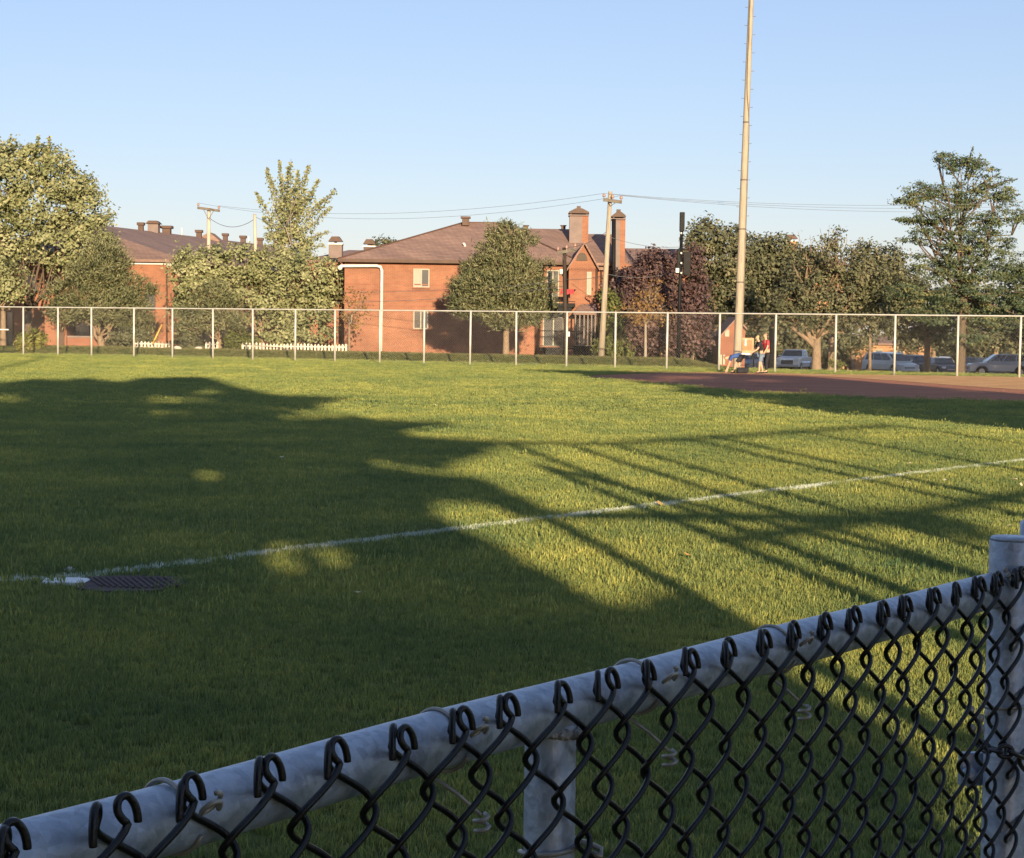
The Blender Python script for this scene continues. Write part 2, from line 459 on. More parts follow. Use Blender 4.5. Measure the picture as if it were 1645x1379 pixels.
def grassmat(name, c0, c1, c2, trans=.35):
    mt = leafmat(name, c0, c1, c2, trans, .55)
    nt = mt.node_tree
    # patches over the field: vary with the place
    at = [n for n in nt.nodes if n.type == 'ATTRIBUTE'][0]
    oi = N(nt, 'ShaderNodeObjectInfo')
    g = N(nt, 'ShaderNodeNewGeometry')
    nz = N(nt, 'ShaderNodeTexNoise'); nz.inputs['Scale'].default_value = .55; nz.inputs['Detail'].default_value = 5
    nt.links.new(g.outputs['Position'], nz.inputs[0])
    a1 = N(nt, 'ShaderNodeMath', operation='MULTIPLY'); a1.inputs[1].default_value = .35; nt.links.new(at.outputs['Fac'], a1.inputs[0])
    a2 = N(nt, 'ShaderNodeMath', operation='MULTIPLY_ADD'); a2.inputs[1].default_value = .25; nt.links.new(oi.outputs['Random'], a2.inputs[0]); nt.links.new(a1.outputs[0], a2.inputs[2])
    a3 = N(nt, 'ShaderNodeMath', operation='MULTIPLY_ADD'); a3.inputs[1].default_value = .9; nt.links.new(nz.outputs[0], a3.inputs[0]); nt.links.new(a2.outputs[0], a3.inputs[2])
    nb_ = N(nt, 'ShaderNodeTexNoise'); nb_.inputs['Scale'].default_value = .13; nb_.inputs['Detail'].default_value = 7; nb_.inputs['Roughness'].default_value = .65
    nt.links.new(g.outputs['Position'], nb_.inputs[0])
    a5 = N(nt, 'ShaderNodeMath', operation='MULTIPLY_ADD'); a5.inputs[1].default_value = .5; nt.links.new(nb_.outputs[0], a5.inputs[0]); nt.links.new(a3.outputs[0], a5.inputs[2])
    a4 = N(nt, 'ShaderNodeMath', operation='SUBTRACT'); a4.inputs[1].default_value = .5; nt.links.new(a5.outputs[0], a4.inputs[0])
    rp = [n for n in nt.nodes if n.type == 'VALTORGB'][0]
    nt.links.new(a4.outputs[0], rp.inputs[0])
    return mt
M['grass'] = grassmat('grass blades', (.045, .118, .060), (.255, .290, .085), (.58, .515, .13))
M['bank_grass'] = grassmat('rough bank grass', (.07, .078, .032), (.13, .13, .05), (.19, .17, .075), .2)
M['grass_paint'] = grassmat('painted grass blades', (.34, .40, .30), (.62, .66, .56), (.82, .83, .76), .2)
def gn_tree(obj):
    ng = bpy.data.node_groups.new('scatter', 'GeometryNodeTree')
    ng.interface.new_socket('Geometry', in_out='INPUT', socket_type='NodeSocketGeometry')
    ng.interface.new_socket('Geometry', in_out='OUTPUT', socket_type='NodeSocketGeometry')
    gi, go = ng.nodes.new('NodeGroupInput'), ng.nodes.new('NodeGroupOutput')
    oi = ng.nodes.new('GeometryNodeObjectInfo'); oi.inputs['Object'].default_value = obj
    oi.inputs['As Instance'].default_value = True
    ip = ng.nodes.new('GeometryNodeInstanceOnPoints')
    ar = ng.nodes.new('GeometryNodeInputNamedAttribute'); ar.data_type = 'FLOAT_VECTOR'; ar.inputs['Name'].default_value = 'rot'
    asc = ng.nodes.new('GeometryNodeInputNamedAttribute'); asc.data_type = 'FLOAT'; asc.inputs['Name'].default_value = 'scl'
    L = ng.links.new
    L(gi.outputs[0], ip.inputs['Points']); L(oi.outputs['Geometry'], ip.inputs['Instance'])
    L([s for s in ar.outputs if s.enabled][0], ip.inputs['Rotation'])
    L([s for s in asc.outputs if s.enabled][0], ip.inputs['Scale'])
    L(ip.outputs[0], go.inputs[0])
    return ng
def scatter(name, pts, tuft, s0=.75, s1=1.25):
    n = len(pts)
    me = bpy.data.meshes.new(name)
    me.vertices.add(n)
    me.vertices.foreach_set('co', np.asarray(pts, dtype=np.float32).ravel())
    rot = np.zeros((n, 3), np.float32); rot[:, 2] = rng.uniform(0, 2 * PI, n); rot[:, 0] = rng.normal(0, .12, n); rot[:, 1] = rng.normal(0, .12, n)
    me.attributes.new('rot', 'FLOAT_VECTOR', 'POINT').data.foreach_set('vector', rot.ravel())
    me.attributes.new('scl', 'FLOAT', 'POINT').data.foreach_set('value', rng.uniform(s0, s1, n).astype(np.float32))
    o = bpy.data.objects.new(name, me); C.objects.link(o)
    md = o.modifiers.new('scatter', 'NODES'); md.node_group = gn_tree(tuft)
    return tag(o, kind='stuff')
dirt_g = [G(*p) for p in dirt_px]
def in_poly(px, py, poly):
    px = np.asarray(px); py = np.asarray(py); r = np.zeros(px.shape, bool)
    n = len(poly)
    for i in range(n):
        x1, y1 = poly[i][0], poly[i][1]; x2, y2 = poly[(i + 1) % n][0], poly[(i + 1) % n][1]
        if y1 == y2: continue
        c = ((y1 > py) != (y2 > py)) & (px < (x2 - x1) * (py - y1) / (y2 - y1) + x1)
        r ^= c
    return r
mat_c = G(192, 942)
mat_poly = [G(*q).lerp(G(190, 941), .10) for q in ((72, 940), (72, 932), (120, 931), (160, 931), (220, 929), (285, 932), (303, 941), (255, 954), (165, 956), (120, 950))]
def field_pts(d0, d1, dens, marg=1.2, fin=0, fout=0):
    half1 = .2742 * d1 + marg
    n = int(dens * (d1 - d0) * half1 * 2)
    y = rng.uniform(d0, d1, n); x = rng.uniform(-half1, half1, n)
    k = np.abs(x) < .2742 * y + marg
    x, y = x[k], y[k]
    sd = (x - FP.x) * FN.x + (y - FP.y) * FN.y
    k = (sd < 5.2) & ~in_poly(x + rng.normal(0, .25, len(x)), y + rng.normal(0, .6, len(x)), dirt_g) & ~in_poly(x, y + rng.normal(0, .3, len(x)), [G(*q) for q in tk])
    k &= ~in_poly(x + rng.normal(0, .02, len(x)), y + rng.normal(0, .03, len(x)), mat_poly)
    w = np.ones(len(y))
    if fin: w *= np.clip((y - d0) / fin, 0, 1)
    if fout: w *= np.clip((d1 - y) / fout, 0, 1)
    k &= rng.random(len(y)) < w
    return np.stack([x[k], y[k], np.zeros(k.sum())], 1)
def on_line(p):
    rel = p[:, :2] - np.array([LA.x, LA.y])
    t = rel @ np.array([LD.x, LD.y]); q = rel @ np.array([LNrm.x, LNrm.y])
    a = (t > 0) & (np.abs(q) < .065)
    rel2 = p[:, :2] - np.array([LL.x, LL.y])
    t2 = rel2 @ np.array([ld2.x, ld2.y]); q2 = rel2 @ np.array([n2_.x, n2_.y])
    return a | ((t2 > 0) & (t2 < (LA - LL).length) & (np.abs(q2) < .065))
near = [tuft_mesh('grass_tuft', 18, .045, .015, .040, .0040, M['grass'], i) for i in range(2)]
paint_t = tuft_mesh('painted_tuft', 16, .045, .018, .040, .005, M['grass_paint'], 5)
mid_t = tuft_mesh('grass_clump', 36, .12, .022, .050, .0085, M['grass'], 11)
far_t = tuft_mesh('grass_patch', 60, .34, .018, .042, .013, M['grass'], 13)
p = field_pts(5.6, 18, 620, fout=7)
k = on_line(p); kk = k & (rng.random(len(p)) < .8)
paint_pts = [p[kk]]
p = p[~kk]; h = len(p) // 2
scatter('grass', p[:h], near[0]); scatter('grass', p[h:], near[1])
p = field_pts(10.5, 42, 125, fin=5, fout=16)
k = on_line(p)
scatter('grass', p[~k], mid_t)
nl = 9000
t = rng.uniform(0, 30, nl); q = rng.normal(0, .035, nl)
pl = np.stack([LA.x + LD.x * t + LNrm.x * q, LA.y + LD.y * t + LNrm.y * q, np.zeros(nl)], 1)
wear = (np.sin(t * 2.1) + np.sin(t * 5.3 + 1) + rng.normal(0, 1.2, nl)) > -1.6
paint_pts.append(pl[wear & (pl[:, 1] > 14)])
scatter('painted_grass', np.concatenate(paint_pts), paint_t)
scatter('grass', field_pts(24, 104, 17, 2.5, fin=16), far_t, .7, 1.25)
# rough grass of the bank
bank_t = tuft_mesh('bank_tuft', 30, .22, .03, .09, .012, M['bank_grass'], 17)
nb = 5200
bs_, bu = rng.uniform(-34, 12.5, nb), rng.uniform(5.2, 8.5, nb)
bp_ = np.array([(*fence_xy(a, b), H(*fence_xy(a, b))) for a, b in zip(bs_, bu)])
scatter('bank_grass', bp_, bank_t)

# ------------------------------------------------------------------ near chain-link fence
ND = Vector((.575, .818, 0)).normalized()
NN = Vector((ND.y, -ND.x, 0))                    # towards the camera
NB = Vector((P(885, 1137, 1.532).x, 1.532, 0))
PCH, BV = .036, .0425
RAILZ, RAILR = 1.424, .0234
ZK = RAILZ + RAILR + .0005
S0 = -.492
def sag(s): return -.0092 * max(0.0, s - .04)            # the rail drops a little to the right
def nf(s, n, z):
    v = NB + ND * s + NN * n
    return Vector((v.x, v.y, z + sag(s)))
fence = thing('chain_link_fence', 'black vinyl chain link fence with silver top rail in the foreground', 'fence', nf(0, 0, 0))
ends = [-1.35, 1.10]
mb = MB().tube([nf(ends[0] + (ends[1] - ends[0]) * i / 40, -.034 + .0006 * math.sin(i * .9), RAILZ + .0008 * math.sin(i * .7)) for i in range(41)], RAILR, 28)
mb.build('top_rail', M['galv'], fence, True)
def post(s, n, top, r, name='post'):
    return MB().tube([nf(s, n, -.05), nf(s, n, .5), nf(s, n, top - .002), nf(s, n, top)], [r, r, r, r * .97], 28).build(name, M['galv'], fence, True)
post(.051, -.034, RAILZ - .012, .0222)
post(-1.30, -.034, RAILZ - .012, .0222)
# weld bead where post meets rail
w0 = .051
mb = MB()
for i in range(26):
    a = -1.25 + 2.75 * i / 25
    c = nf(w0 + math.sin(a) * .0235, -.034 + math.cos(a) * .0235, RAILZ - .0205 + .005 * abs(math.sin(a)) + random.uniform(-.001, .001))
    mb.ball(c, (random.uniform(.003, .0055),) * 3, 6, 4)
mb.build('weld', M['weld'], fence, True)
# end posts
pe = P(1625, 860, 2.46)
se = (Vector((pe.x, pe.y, 0)) - NB)
sE, nE = se.dot(ND), se.dot(NN)
pe.z += .004
epost = post(sE, nE, pe.z, .0285, 'end_post')
mb = MB().tube([nf(sE, nE, pe.z), nf(sE, nE, pe.z + .004)], [.0285, .026], 28).build('cap', M['galv'], epost, True)
# zigzag wires
A_, B_ = PCH / 2 + .0056, .0082
def wire_mesh(even, z_end=.06):
    if even:
        hook = [(-15.5, 5.2, -15), (-15.4, 4.8, -9), (-14.0, 3.7, -1), (-10.6, 1.6, 6.3), (-5.6, -1.2, 9.2), (-1.2, -3.4, 6.8), (.4, -4.6, 1), (-1.2, -4.9, -4)]
        x0 = -PCH / 2
    else:
        hook = [(13.8, 3.6, -9), (13.5, 3.3, -4), (11.6, 2.4, 3), (7.2, 1.2, 8.6), (1.6, 1.0, 9.8), (-3.4, 1.4, 7.0), (-4.8, 2.6, 1.4), (-2.0, 4.0, -4)]
        x0 = PCH / 2
    pts = [Vector((x0 + a * .86 / 1000, b / 1000, ZK + c * .95 / 1000)) for a, b, c in hook]
    # smooth the hook
    def cr(p, i, t):
        p0, p1, p2, p3 = p[max(i - 1, 0)], p[i], p[i + 1], p[min(i + 2, len(p) - 1)]
        return .5 * ((2 * p1) + (p2 - p0) * t + (2 * p0 - 5 * p1 + 4 * p2 - p3) * t * t + (3 * p1 - p0 - 3 * p2 + p3) * t ** 3)
    ph0 = 0 if even else PI
    first = .55
    hel = []
    ph = first
    while True:
        z = ZK - BV * ph / PI
        if z < z_end: break
        a = ph + ph0
        cu = -math.cos(a)
        sn = -math.sin(a); sn = math.copysign(abs(sn) ** .8, sn)
        hel.append(Vector((A_ * cu, B_ * sn, z)))
        ph += PI / 11
    ctrl = pts + [hel[0]]
    sm = []
    for i in range(len(ctrl) - 1):
        for t in (0, .33, .66): sm.append(cr(ctrl, i, t))
    path = sm + hel
    mb = MB().tube(path, [.0025] + [.0027] * (len(path) - 1), 8)
    me = mb.mesh('wire', M['vinyl'], True)
    me.materials.append(M['cut'])
    me.polygons[-2].material_index = 1
    me.polygons[-2].use_smooth = False
    return me
wm = [wire_mesh(True), wire_mesh(False)]
ang = math.atan2(ND.y, ND.x)
jit = random.Random(3)
for j in range(-14, 45):
    s = S0 + PCH * (j + .5)
    o = bpy.data.objects.new('wire', wm[j % 2])
    C.objects.link(o); o.parent = fence
    o.matrix_parent_inverse = Matrix.Translation(-fence.location)
    q = nf(s + jit.gauss(0, .0005) + (.0008 if j % 2 == 0 else -.0008), jit.gauss(0, .0006), 0)
    o.location = (q.x, q.y, jit.gauss(0, .0012) + sag(s))
    o.rotation_euler = (jit.gauss(0, .0015), jit.gauss(0, .0022), ang + PI + jit.gauss(0, .025))   # local +y looks to the camera
    o.scale = (-1, 1, 1)
# tie wires (loop round rail, tail twisted on the mesh)
def k_of(px):     # photo x of a knuckle -> s along the fence
    k = (px - 155) / (152.9 - .0521 * px)
    return S0 + .072 * k
def tie(px, low):
    s = k_of(px)
    pts = []
    for i in range(25):
        a = PI * (.25 + 1.62 * i / 24)
        pts.append(nf(s - .002 + .012 * i / 24, -.034 + math.cos(a) * (RAILR + .002), RAILZ + math.sin(a) * (RAILR + .002)))
    mb = MB().tube(pts, .0018, 6)
    mb.tube([nf(s + .004 + .0065 * math.cos(w), .004 + .006 * math.sin(w), RAILZ + .010 + .006 * math.sin(w) + .0009 * w) for w in [2.6 * PI * i / 22 for i in range(23)]], .0019, 6)
    if low:
        a = nf(s - .012, -.03, RAILZ - RAILR - .002); b = nf(s + .018, -.004, RAILZ - .058)
        mb.tube([a, a.lerp(b, .5) + Vector((0, 0, .002)), b], .0018, 6)
        coil = [b + ND * (.0055 * math.cos(w * .9) + .0012 * w * .2) + NN * (.0065 * math.sin(w * .9)) + Vector((0, 0, -.0012 * w)) for w in range(14)]
        mb.tube(coil, .0018, 6)
    mb.build('tie_wire', M['alu'], fence, True)
for px, low in ((318, 0), (757, 1), (1068, 1), (1290, 1)): tie(px, low)
# ties on the posts
def post_tie(s, n, r, z):
    mb = MB().tube([nf(s + math.sin(a) * (r + .003), n + math.cos(a) * (r + .003), z + .0025 * a) for a in [-2.4 + 4.8 * i / 20 for i in range(21)]], .0024, 6)
    mb.tube([nf(s + r + .002, n + .004, z), nf(s + r + .008, n + .02, z - .002), nf(s + r + .012, n + .032, z - .006), nf(s + r + .005, n + .036, z - .01), nf(s + r + .002, n + .028, z - .008)], .0026, 6)
    mb.build('tie_wire', M['alu'], fence, True)
post_tie(w0, -.034, .0222, RAILZ - .118)
post_tie(sE, nE, .0285, RAILZ - .15)
# weld and bracket at the end post
mb = MB()
for i in range(20):
    a = -1.4 + 2.6 * i / 19
    mb.ball(nf(sE - .006 + math.sin(a) * .026, nE + math.cos(a) * .030 * .9, RAILZ + .024 + .006 * math.cos(i * 1.7)), (random.uniform(.003, .006),) * 3, 6, 4)
mb.build('weld', M['weld'], fence, True)
# gate beside the end post
gate = thing('gate_post', 'second steel post at the right edge behind the fence end', 'gate post', nf(sE + .05, nE - .06, 0))
pg = P(1672, 836, 2.62)
MB().tube([(pg.x, pg.y, -.05), (pg.x, pg.y, pg.z - .004), (pg.x, pg.y, pg.z)], [.0285, .0285, .024], 28).build('pipe', M['galv'], gate, True)
bz = P(1560, 1232, 2.50)
brk = MB()
brk.box((bz.x + .055, bz.y - .004, bz.z), (.15, .012, .045), .12)
brk.build('hinge_strap', M['galv'], gate, False, .002)
MB().tube([P(1556, 1242, 2.49), P(1556, 1242, 2.49) + Vector((-.004, -.022, 0))], .011, 14).build('bolt', M['galv'], gate, True)
# chain wrapped round the posts
chain = thing('chain', 'dark steel chain looped round the fence end post', 'chain', P(1620, 1200, 2.40))
mt_chain = noisy('dark chain steel', (.03, .03, .035), (.06, .06, .068), 40, .4, metal=.5)
cpts = [P(1572, 1196, 2.40), P(1588, 1202, 2.37), P(1606, 1207, 2.35), P(1624, 1208, 2.35), P(1642, 1216, 2.37), P(1655, 1236, 2.39), P(1668, 1262, 2.41)]
link = None
for i in range(len(cpts) - 1):
    a, b = cpts[i], cpts[i + 1]; d = (b - a).normalized(); L_ = (b - a).length * .66
    sd = d.cross(Vector((0, -1, 0))).normalized() if i % 2 == 0 else Vector((0, -1, 0))
    c = (a + b) / 2
    ring = [c + d * (math.cos(w) * L_) + sd * (math.sin(w) * .0075) for w in [2 * PI * q / 16 for q in range(17)]]
    MB().tube(ring, .0030, 8).build('link', mt_chain, chain, True)
# small white latch bits on the post
mb = MB()
for px, py in ((1560, 1142), (1575, 1155), (1576, 1172), (1561, 1171), (1588, 1150)):
    mb.ball(P(px, py, 2.43), (.005, .004, .007), 8, 6)
mb.build('latch', M['alu'], gate, True)

# ------------------------------------------------------------------ tall backstop, right of the frame (its shadow lies on the grass)
back = thing('backstop', 'tall galvanized backstop of posts and rails right of the near fence', 'backstop', (6.13, 1.5, 0))
def q_pos(q):    # post where the shadow line X + .174 Y = q meets the two panels
    if q < 6.39: return Vector((q - .174 * 1.5, 1.5, 0))
    t = (q - 6.39) / .764
    return Vector((6.13 + .63 * t, 1.5 + .77 * t, 0))
for q, hgt in ((3.29, 3.0), (4.44, 4.2), (4.83, 5.05), (5.69, 5.05), (6.39, 5.05), (8.0, 5.05), (8.6, 5.05), (10.67, 5.05), (13.3, 5.05)):
    a = q_pos(q)
    MB().tube([a - Vector((0, 0, .05)), a + Vector((0, 0, hgt))], .085, 10).build('post', M['galv'], back, True)
def rail(a, b, r=.045): r = max(r, .075); MB().tube([a, b], r, 10).build('rail', M['galv'], back, True)
up = Vector((0, 0, 1))
rail(q_pos(4.83) + up * 5.05, q_pos(6.39) + up * 5.05, .04); rail(q_pos(6.39) + up * 5.05, q_pos(13.3) + up * 5.05, .04)
rail(q_pos(3.29) + up * 3.0, q_pos(6.39) + up * 3.02, .03); rail(q_pos(6.39) + up * 3.0, q_pos(13.3) + up * 3.1)
rail(Vector((4.5, -.5, 3.0)), q_pos(6.39) + up * 3.0, .03)
rail(q_pos(4.44) + up * 4.2, q_pos(5.69) + up * 2.2, .028)
rail(q_pos(3.29) + up * 1.2, q_pos(6.39) + up * 1.2)
def mesh_panel(a, b, z0, z1, sp, r, mb):
    L_ = (b - a).length; d = (b - a) / L_; hh = z1 - z0
    n = int((L_ + hh) / sp)
    for sgn in (1, -1):
        for i in range(n):
            s0_ = i * sp - hh
            # line z = s - s0_ clipped to the panel
            sa, sb_ = max(0, s0_), min(L_, s0_ + hh)
            if sb_ - sa < .02: continue
            za, zb = z0 + sa - s0_, z0 + sb_ - s0_
            if sgn < 0: za, zb = z0 + z1 - za, z0 + z1 - zb
            mb.tube([a + d * sa + up * za, a + d * sb_ + up * zb], r, 3, False)
    return mb
mb = MB()
mesh_panel(q_pos(3.29), q_pos(6.39), .05, 2.98, .085, .0019, mb)
mesh_panel(q_pos(6.39), q_pos(13.3), .05, 5.0, .085, .0019, mb)
tag(mb.build('chain_link_mesh', M['galv'], back), kind='stuff')

# ------------------------------------------------------------------ far fence
ff = thing('outfield_fence', 'long silver chain link fence across the far side of the field', 'fence', (0, 88.3, 0))
posts_px = [-190, -130, -70, -15, 37.5, 93, 147, 215, 277, 342, 406, 474, 538, 610, 681, 755, 829, 910, 988, 1071, 1155, 1245, 1342, 1437, 1538, 1638, 1745, 1860]
FH = 2.57
tops = []
pm = None
for i, px in enumerate(posts_px):
    d = fence_depth(px)
    b = P(px, 575, d)
    lean = random.uniform(-.006, .006)
    hgt = FH
    o = MB().tube([(b.x, b.y, -.05), (b.x + lean * hgt, b.y, hgt)], .05, 8).build('post', M['galv_far'], ff, True)
    tops.append(Vector((b.x + lean * hgt, b.y, hgt + .01)))
MB().tube(tops, .032, 8).build('top_rail', M['galv_far'], ff, True)
a, b = Vector((tops[0].x, tops[0].y, 1.35)), Vector((tops[4].x, tops[4].y, 1.35))
MB().tube([a, b.lerp(a, .1)], .04, 8).build('rail', M['galv_far'], ff, True)
mb = MB()
mesh_panel(Vector((tops[0].x, tops[0].y, 0)), Vector((tops[-1].x, tops[-1].y, 0)), .05, FH - .02, .12, .0011, mb)
tag(mb.build('chain_link_mesh', M['galv_far'], ff), kind='stuff')

# ------------------------------------------------------------------ trees
def set_tint(me, tint, per):
    at = me.attributes.new('tint', 'FLOAT', 'POINT')
    at.data.foreach_set('value', np.repeat(np.asarray(tint, np.float32), per))
def leaf_obj(name, pos, nrm, size, tint, mat, parent, aspect=.6, axis=None):
    n = len(pos)
    nrm = nrm / (np.linalg.norm(nrm, axis=1, keepdims=True) + 1e-9)
    r = rng.normal(size=(n, 3)) if axis is None else axis
    a = r - nrm * np.sum(r * nrm, axis=1, keepdims=True)
    a /= np.linalg.norm(a, axis=1, keepdims=True) + 1e-9
    b = np.cross(nrm, a)
    sz = size[:, None]
    v = np.empty((n, 4, 3), np.float32)
    v[:, 0] = pos + a * sz * .5
    v[:, 1] = pos + b * sz * .5 * aspect + nrm * sz * .08
    v[:, 2] = pos - a * sz * .5
    v[:, 3] = pos - b * sz * .5 * aspect + nrm * sz * .08
    me = bpy.data.meshes.new(name)
    me.vertices.add(n * 4); me.vertices.foreach_set('co', v.ravel())
    me.loops.add(n * 4); me.loops.foreach_set('vertex_index', np.arange(n * 4, dtype=np.int32))
    me.polygons.add(n); me.polygons.foreach_set('loop_start', np.arange(0, n * 4, 4, dtype=np.int32))
    me.materials.append(mat); me.update(calc_edges=True)
    set_tint(me, tint, 4)
    o = bpy.data.objects.new(name, me); C.objects.link(o)
    if parent is not None:
        o.parent = parent; o.matrix_parent_inverse = Matrix.Translation(-parent.location)
    return o
def leaves_in(lobes, dens, size, clump_r, style='broad', shell=.5, per=22):
    """lobes: (centre, radii). returns positions, normals, sizes, tints, axes"""
    Ps, Ns, Ss, Ts, As = [], [], [], [], []
    for c, r in lobes:
        c = np.array(c); r = np.array(r)
        area = 4 * PI * ((r[0] * r[1]) ** 1.6 + (r[0] * r[2]) ** 1.6 + (r[1] * r[2]) ** 1.6) ** (1 / 1.6) / 3 ** (1 / 1.6)
        nc = max(4, int(area * dens / per))
        d = rng.normal(size=(nc, 3)); d /= np.linalg.norm(d, axis=1, keepdims=True)
        rad = shell + (1 - shell) * rng.random(nc) ** .6
        rad *= 1 + .10 * np.sin(d[:, 0] * 7 + c[0]) * np.cos(d[:, 2] * 6 + c[1])
        cc = c + d * r * rad[:, None]
        ct = rng.normal(0, .16, nc)
        cr = clump_r * rng.uniform(.6, 1.35, nc)
        idx = np.repeat(np.arange(nc), per)
        g = rng.normal(size=(len(idx), 3))
        off = g * cr[idx][:, None] * np.array([.6, .6, .45])
        if style == 'locust': off[:, 2] *= .5
        pos = cc[idx] + off
        if style == 'pine':
            ax = d[idx] * .9 + np.array([0, 0, .55]) + rng.normal(0, .45, (len(idx), 3))
            nr = rng.normal(size=(len(idx), 3)) + d[idx] * .3
        else:
            ax = None
            nr = d[idx] * .7 + np.array([0, -.25, .45]) + rng.normal(0, .55, (len(idx), 3))
        Ps.append(pos); Ns.append(nr); As.append(ax)
        Ss.append(size * rng.uniform(.65, 1.3, len(idx)))
        Ts.append(np.clip(.5 + ct[idx] + rng.normal(0, .17, len(idx)), 0, 1))
    axes = None if As[0] is None else np.concatenate(As)
    return np.concatenate(Ps), np.concatenate(Ns), np.concatenate(Ss), np.concatenate(Ts), axes
def limb(mb, a, b, r0, r1, wob=.12, n=6, seg=5):
    a, b = Vector(a), Vector(b); L_ = (b - a).length
    pts, rd = [], []
    for i in range(seg + 1):
        t = i / seg
        p = a.lerp(b, t)
        if 0 < i < seg: p = p + Vector((random.gauss(0, 1), random.gauss(0, 1), random.gauss(0, .6))) * L_ * wob * .25 + Vector((0, 0, L_ * .05 * math.sin(PI * t)))
        pts.append(p); rd.append(r0 + (r1 - r0) * t)
    mb.tube(pts, rd, n)
    return pts
DENS, SIZE = 3.5, .78
def tree(name, label, cat, d, base_px, trunk_px, fork_py, lobes_px, leaf, dens, size, clump=.45, style='broad', bark='bark', group=None, shell=.45, forks=None, aspect=.6, flat=1.0, twigs=10, per=22, jd=True, spikes=(), spike_r=9, arms=(), sticks=()):
    """everything measured in photo pixels at distance d: base x, trunk width, where it forks, lobes (x, y, rx, ry[, depth offset])"""
    s = d / F
    bx = P(base_px, 560, d).x
    by = d
    bz = H(bx, by)
    root = thing(name, label, cat, (bx, by, bz), group=group)
    r = trunk_px * s / 2
    fk = P(forks[0][0] if forks else base_px, fork_py, d)
    mb = MB()
    fz = max(fk.z, bz + .4)
    mb.tube([(bx, by, bz - .2), (bx, by, bz + .08), (bx + (fk.x - bx) * .3, by, bz + (fz - bz) * .4), (fk.x, by, fz)], [r * 1.35, r * 1.15, r, r * .85], 10)
    L_ = []
    for i, lb in enumerate(lobes_px):
        c = P(lb[0], lb[1], d)
        off = lb[4] if len(lb) > 4 else (random.uniform(-.5, .5) * min(lb[2], lb[3]) * s * flat if jd else 0)
        c.y += off
        rr = (lb[2] * s, (lb[2] + lb[3]) / 2 * s * flat, lb[3] * s)
        L_.append((c, rr))
        if lb[1] > fork_py - 8 and style == 'pine': continue
        tip = Vector((c.x, c.y, c.z))
        pts = limb(mb, (fk.x, by, fz), tip, r * .34, r * .08, wob=.3)
        for _ in range(max(2, twigs // max(1, len(lobes_px)))):
            dr = Vector((random.gauss(0, 1), random.gauss(0, 1), abs(random.gauss(0, .8)))).normalized()
            e = tip + Vector((dr.x * rr[0], dr.y * rr[1], dr.z * rr[2])) * .8
            limb(mb, pts[random.choice((2, 3, 4))], e, r * .22, r * .05, n=4, seg=3)
    for a_, b_, c_ in arms:       # visible bare arms of the fork: three photo points each
        mb.tube([P(*a_, d), P(*b_, d), P(*c_, d)], [r * .6, r * .5, r * .4], 8)
    for a_, b_ in sticks: limb(mb, P(*a_, d), P(*b_, d) + Vector((0, random.uniform(-.6, .6), 0)), r * .12, r * .03, n=4, seg=4)
    SP = []
    for a_, b_ in spikes:         # leafy ascending branches from photo point a_ to photo point b_
        p0, p1 = P(*a_, d), P(*b_, d)
        p1.y += random.uniform(-1.6, 1.2)
        limb(mb, p0, p1, r * .22, r * .04, n=4, seg=4, wob=.05)
        nl_ = int((p1 - p0).length * spike_r * 5.5)
        t_ = rng.random(nl_) ** .85
        rad_ = spike_r * s * (1 - .8 * t_ ** 1.6)
        base_ = np.array(p0)[None, :] + t_[:, None] * np.array(p1 - p0)[None, :]
        SP.append(base_ + rng.normal(size=(nl_, 3)) * rad_[:, None] * .55)
    mb.build('trunk', M[bark], root, True)
    if not L_: L_ = [(P(*spikes[0][0], d), (.5, .5, .5))]
    pos, nr, sz, ti, ax = leaves_in(L_, dens * DENS, size * SIZE, clump, style, shell, per)
    if SP:
        q_ = np.concatenate(SP); k_ = len(q_)
        pos = np.concatenate([pos, q_]); nr = np.concatenate([nr, rng.normal(size=(k_, 3)) + np.array([0, -.4, .4])])
        sz = np.concatenate([sz, size * SIZE * rng.uniform(.65, 1.2, k_)]); ti = np.concatenate([ti, np.clip(.55 + rng.normal(0, .2, k_), 0, 1)])
    leaf_obj('crown', pos, nr, sz, ti, M[leaf], root, aspect, ax)
    return root
def lobes_fill(poly_pts, n, r0, r1, seed):
    r = random.Random(seed); out = []
    xs = [p[0] for p in poly_pts]; ys = [p[1] for p in poly_pts]
    t = 0
    while len(out) < n and t < 4000:
        t += 1
        x, y = r.uniform(min(xs), max(xs)), r.uniform(min(ys), max(ys))
        if bool(in_poly(np.array([x]), np.array([y]), poly_pts)[0]):
            q = r.uniform(r0, r1); out.append((x, y, q, q * r.uniform(.75, 1.0)))
    return out

# left: big silver maple
tree('maple_tree', 'big pale sunlit maple at the left edge rising above everything beside it', 'tree', 119, 45, 13, 500,
     [(20, 290, 50, 55), (75, 268, 32, 36), (-30, 330, 60, 80), (60, 330, 55, 45), (110, 300, 40, 35), (135, 345, 42, 42), (95, 390, 55, 45), (155, 385, 30, 40), (40, 250, 32, 25), (150, 420, 28, 30), (0, 390, 45, 35), (-40, 260, 50, 40)],
     'l_maple', 18, .32, .48, bark='bark_dark', shell=.62, per=56, spike_r=10, spikes=[((a_, 300), (b_, c_)) for a_, b_, c_ in ((20, 6, 222), (45, 60, 218), (75, 84, 222), (95, 116, 262), (110, 140, 285), (125, 160, 310), (-10, -20, 230), (60, 40, 240))])
tree('maple_tree', 'low yellowish maple bough crown at the left edge under the big maple', 'tree', 112, 5, 9, 500,
     [(0, 445, 42, 32), (-35, 430, 40, 40), (20, 470, 22, 18), (-20, 475, 30, 25)], 'l_maple', 22, .27, .4)
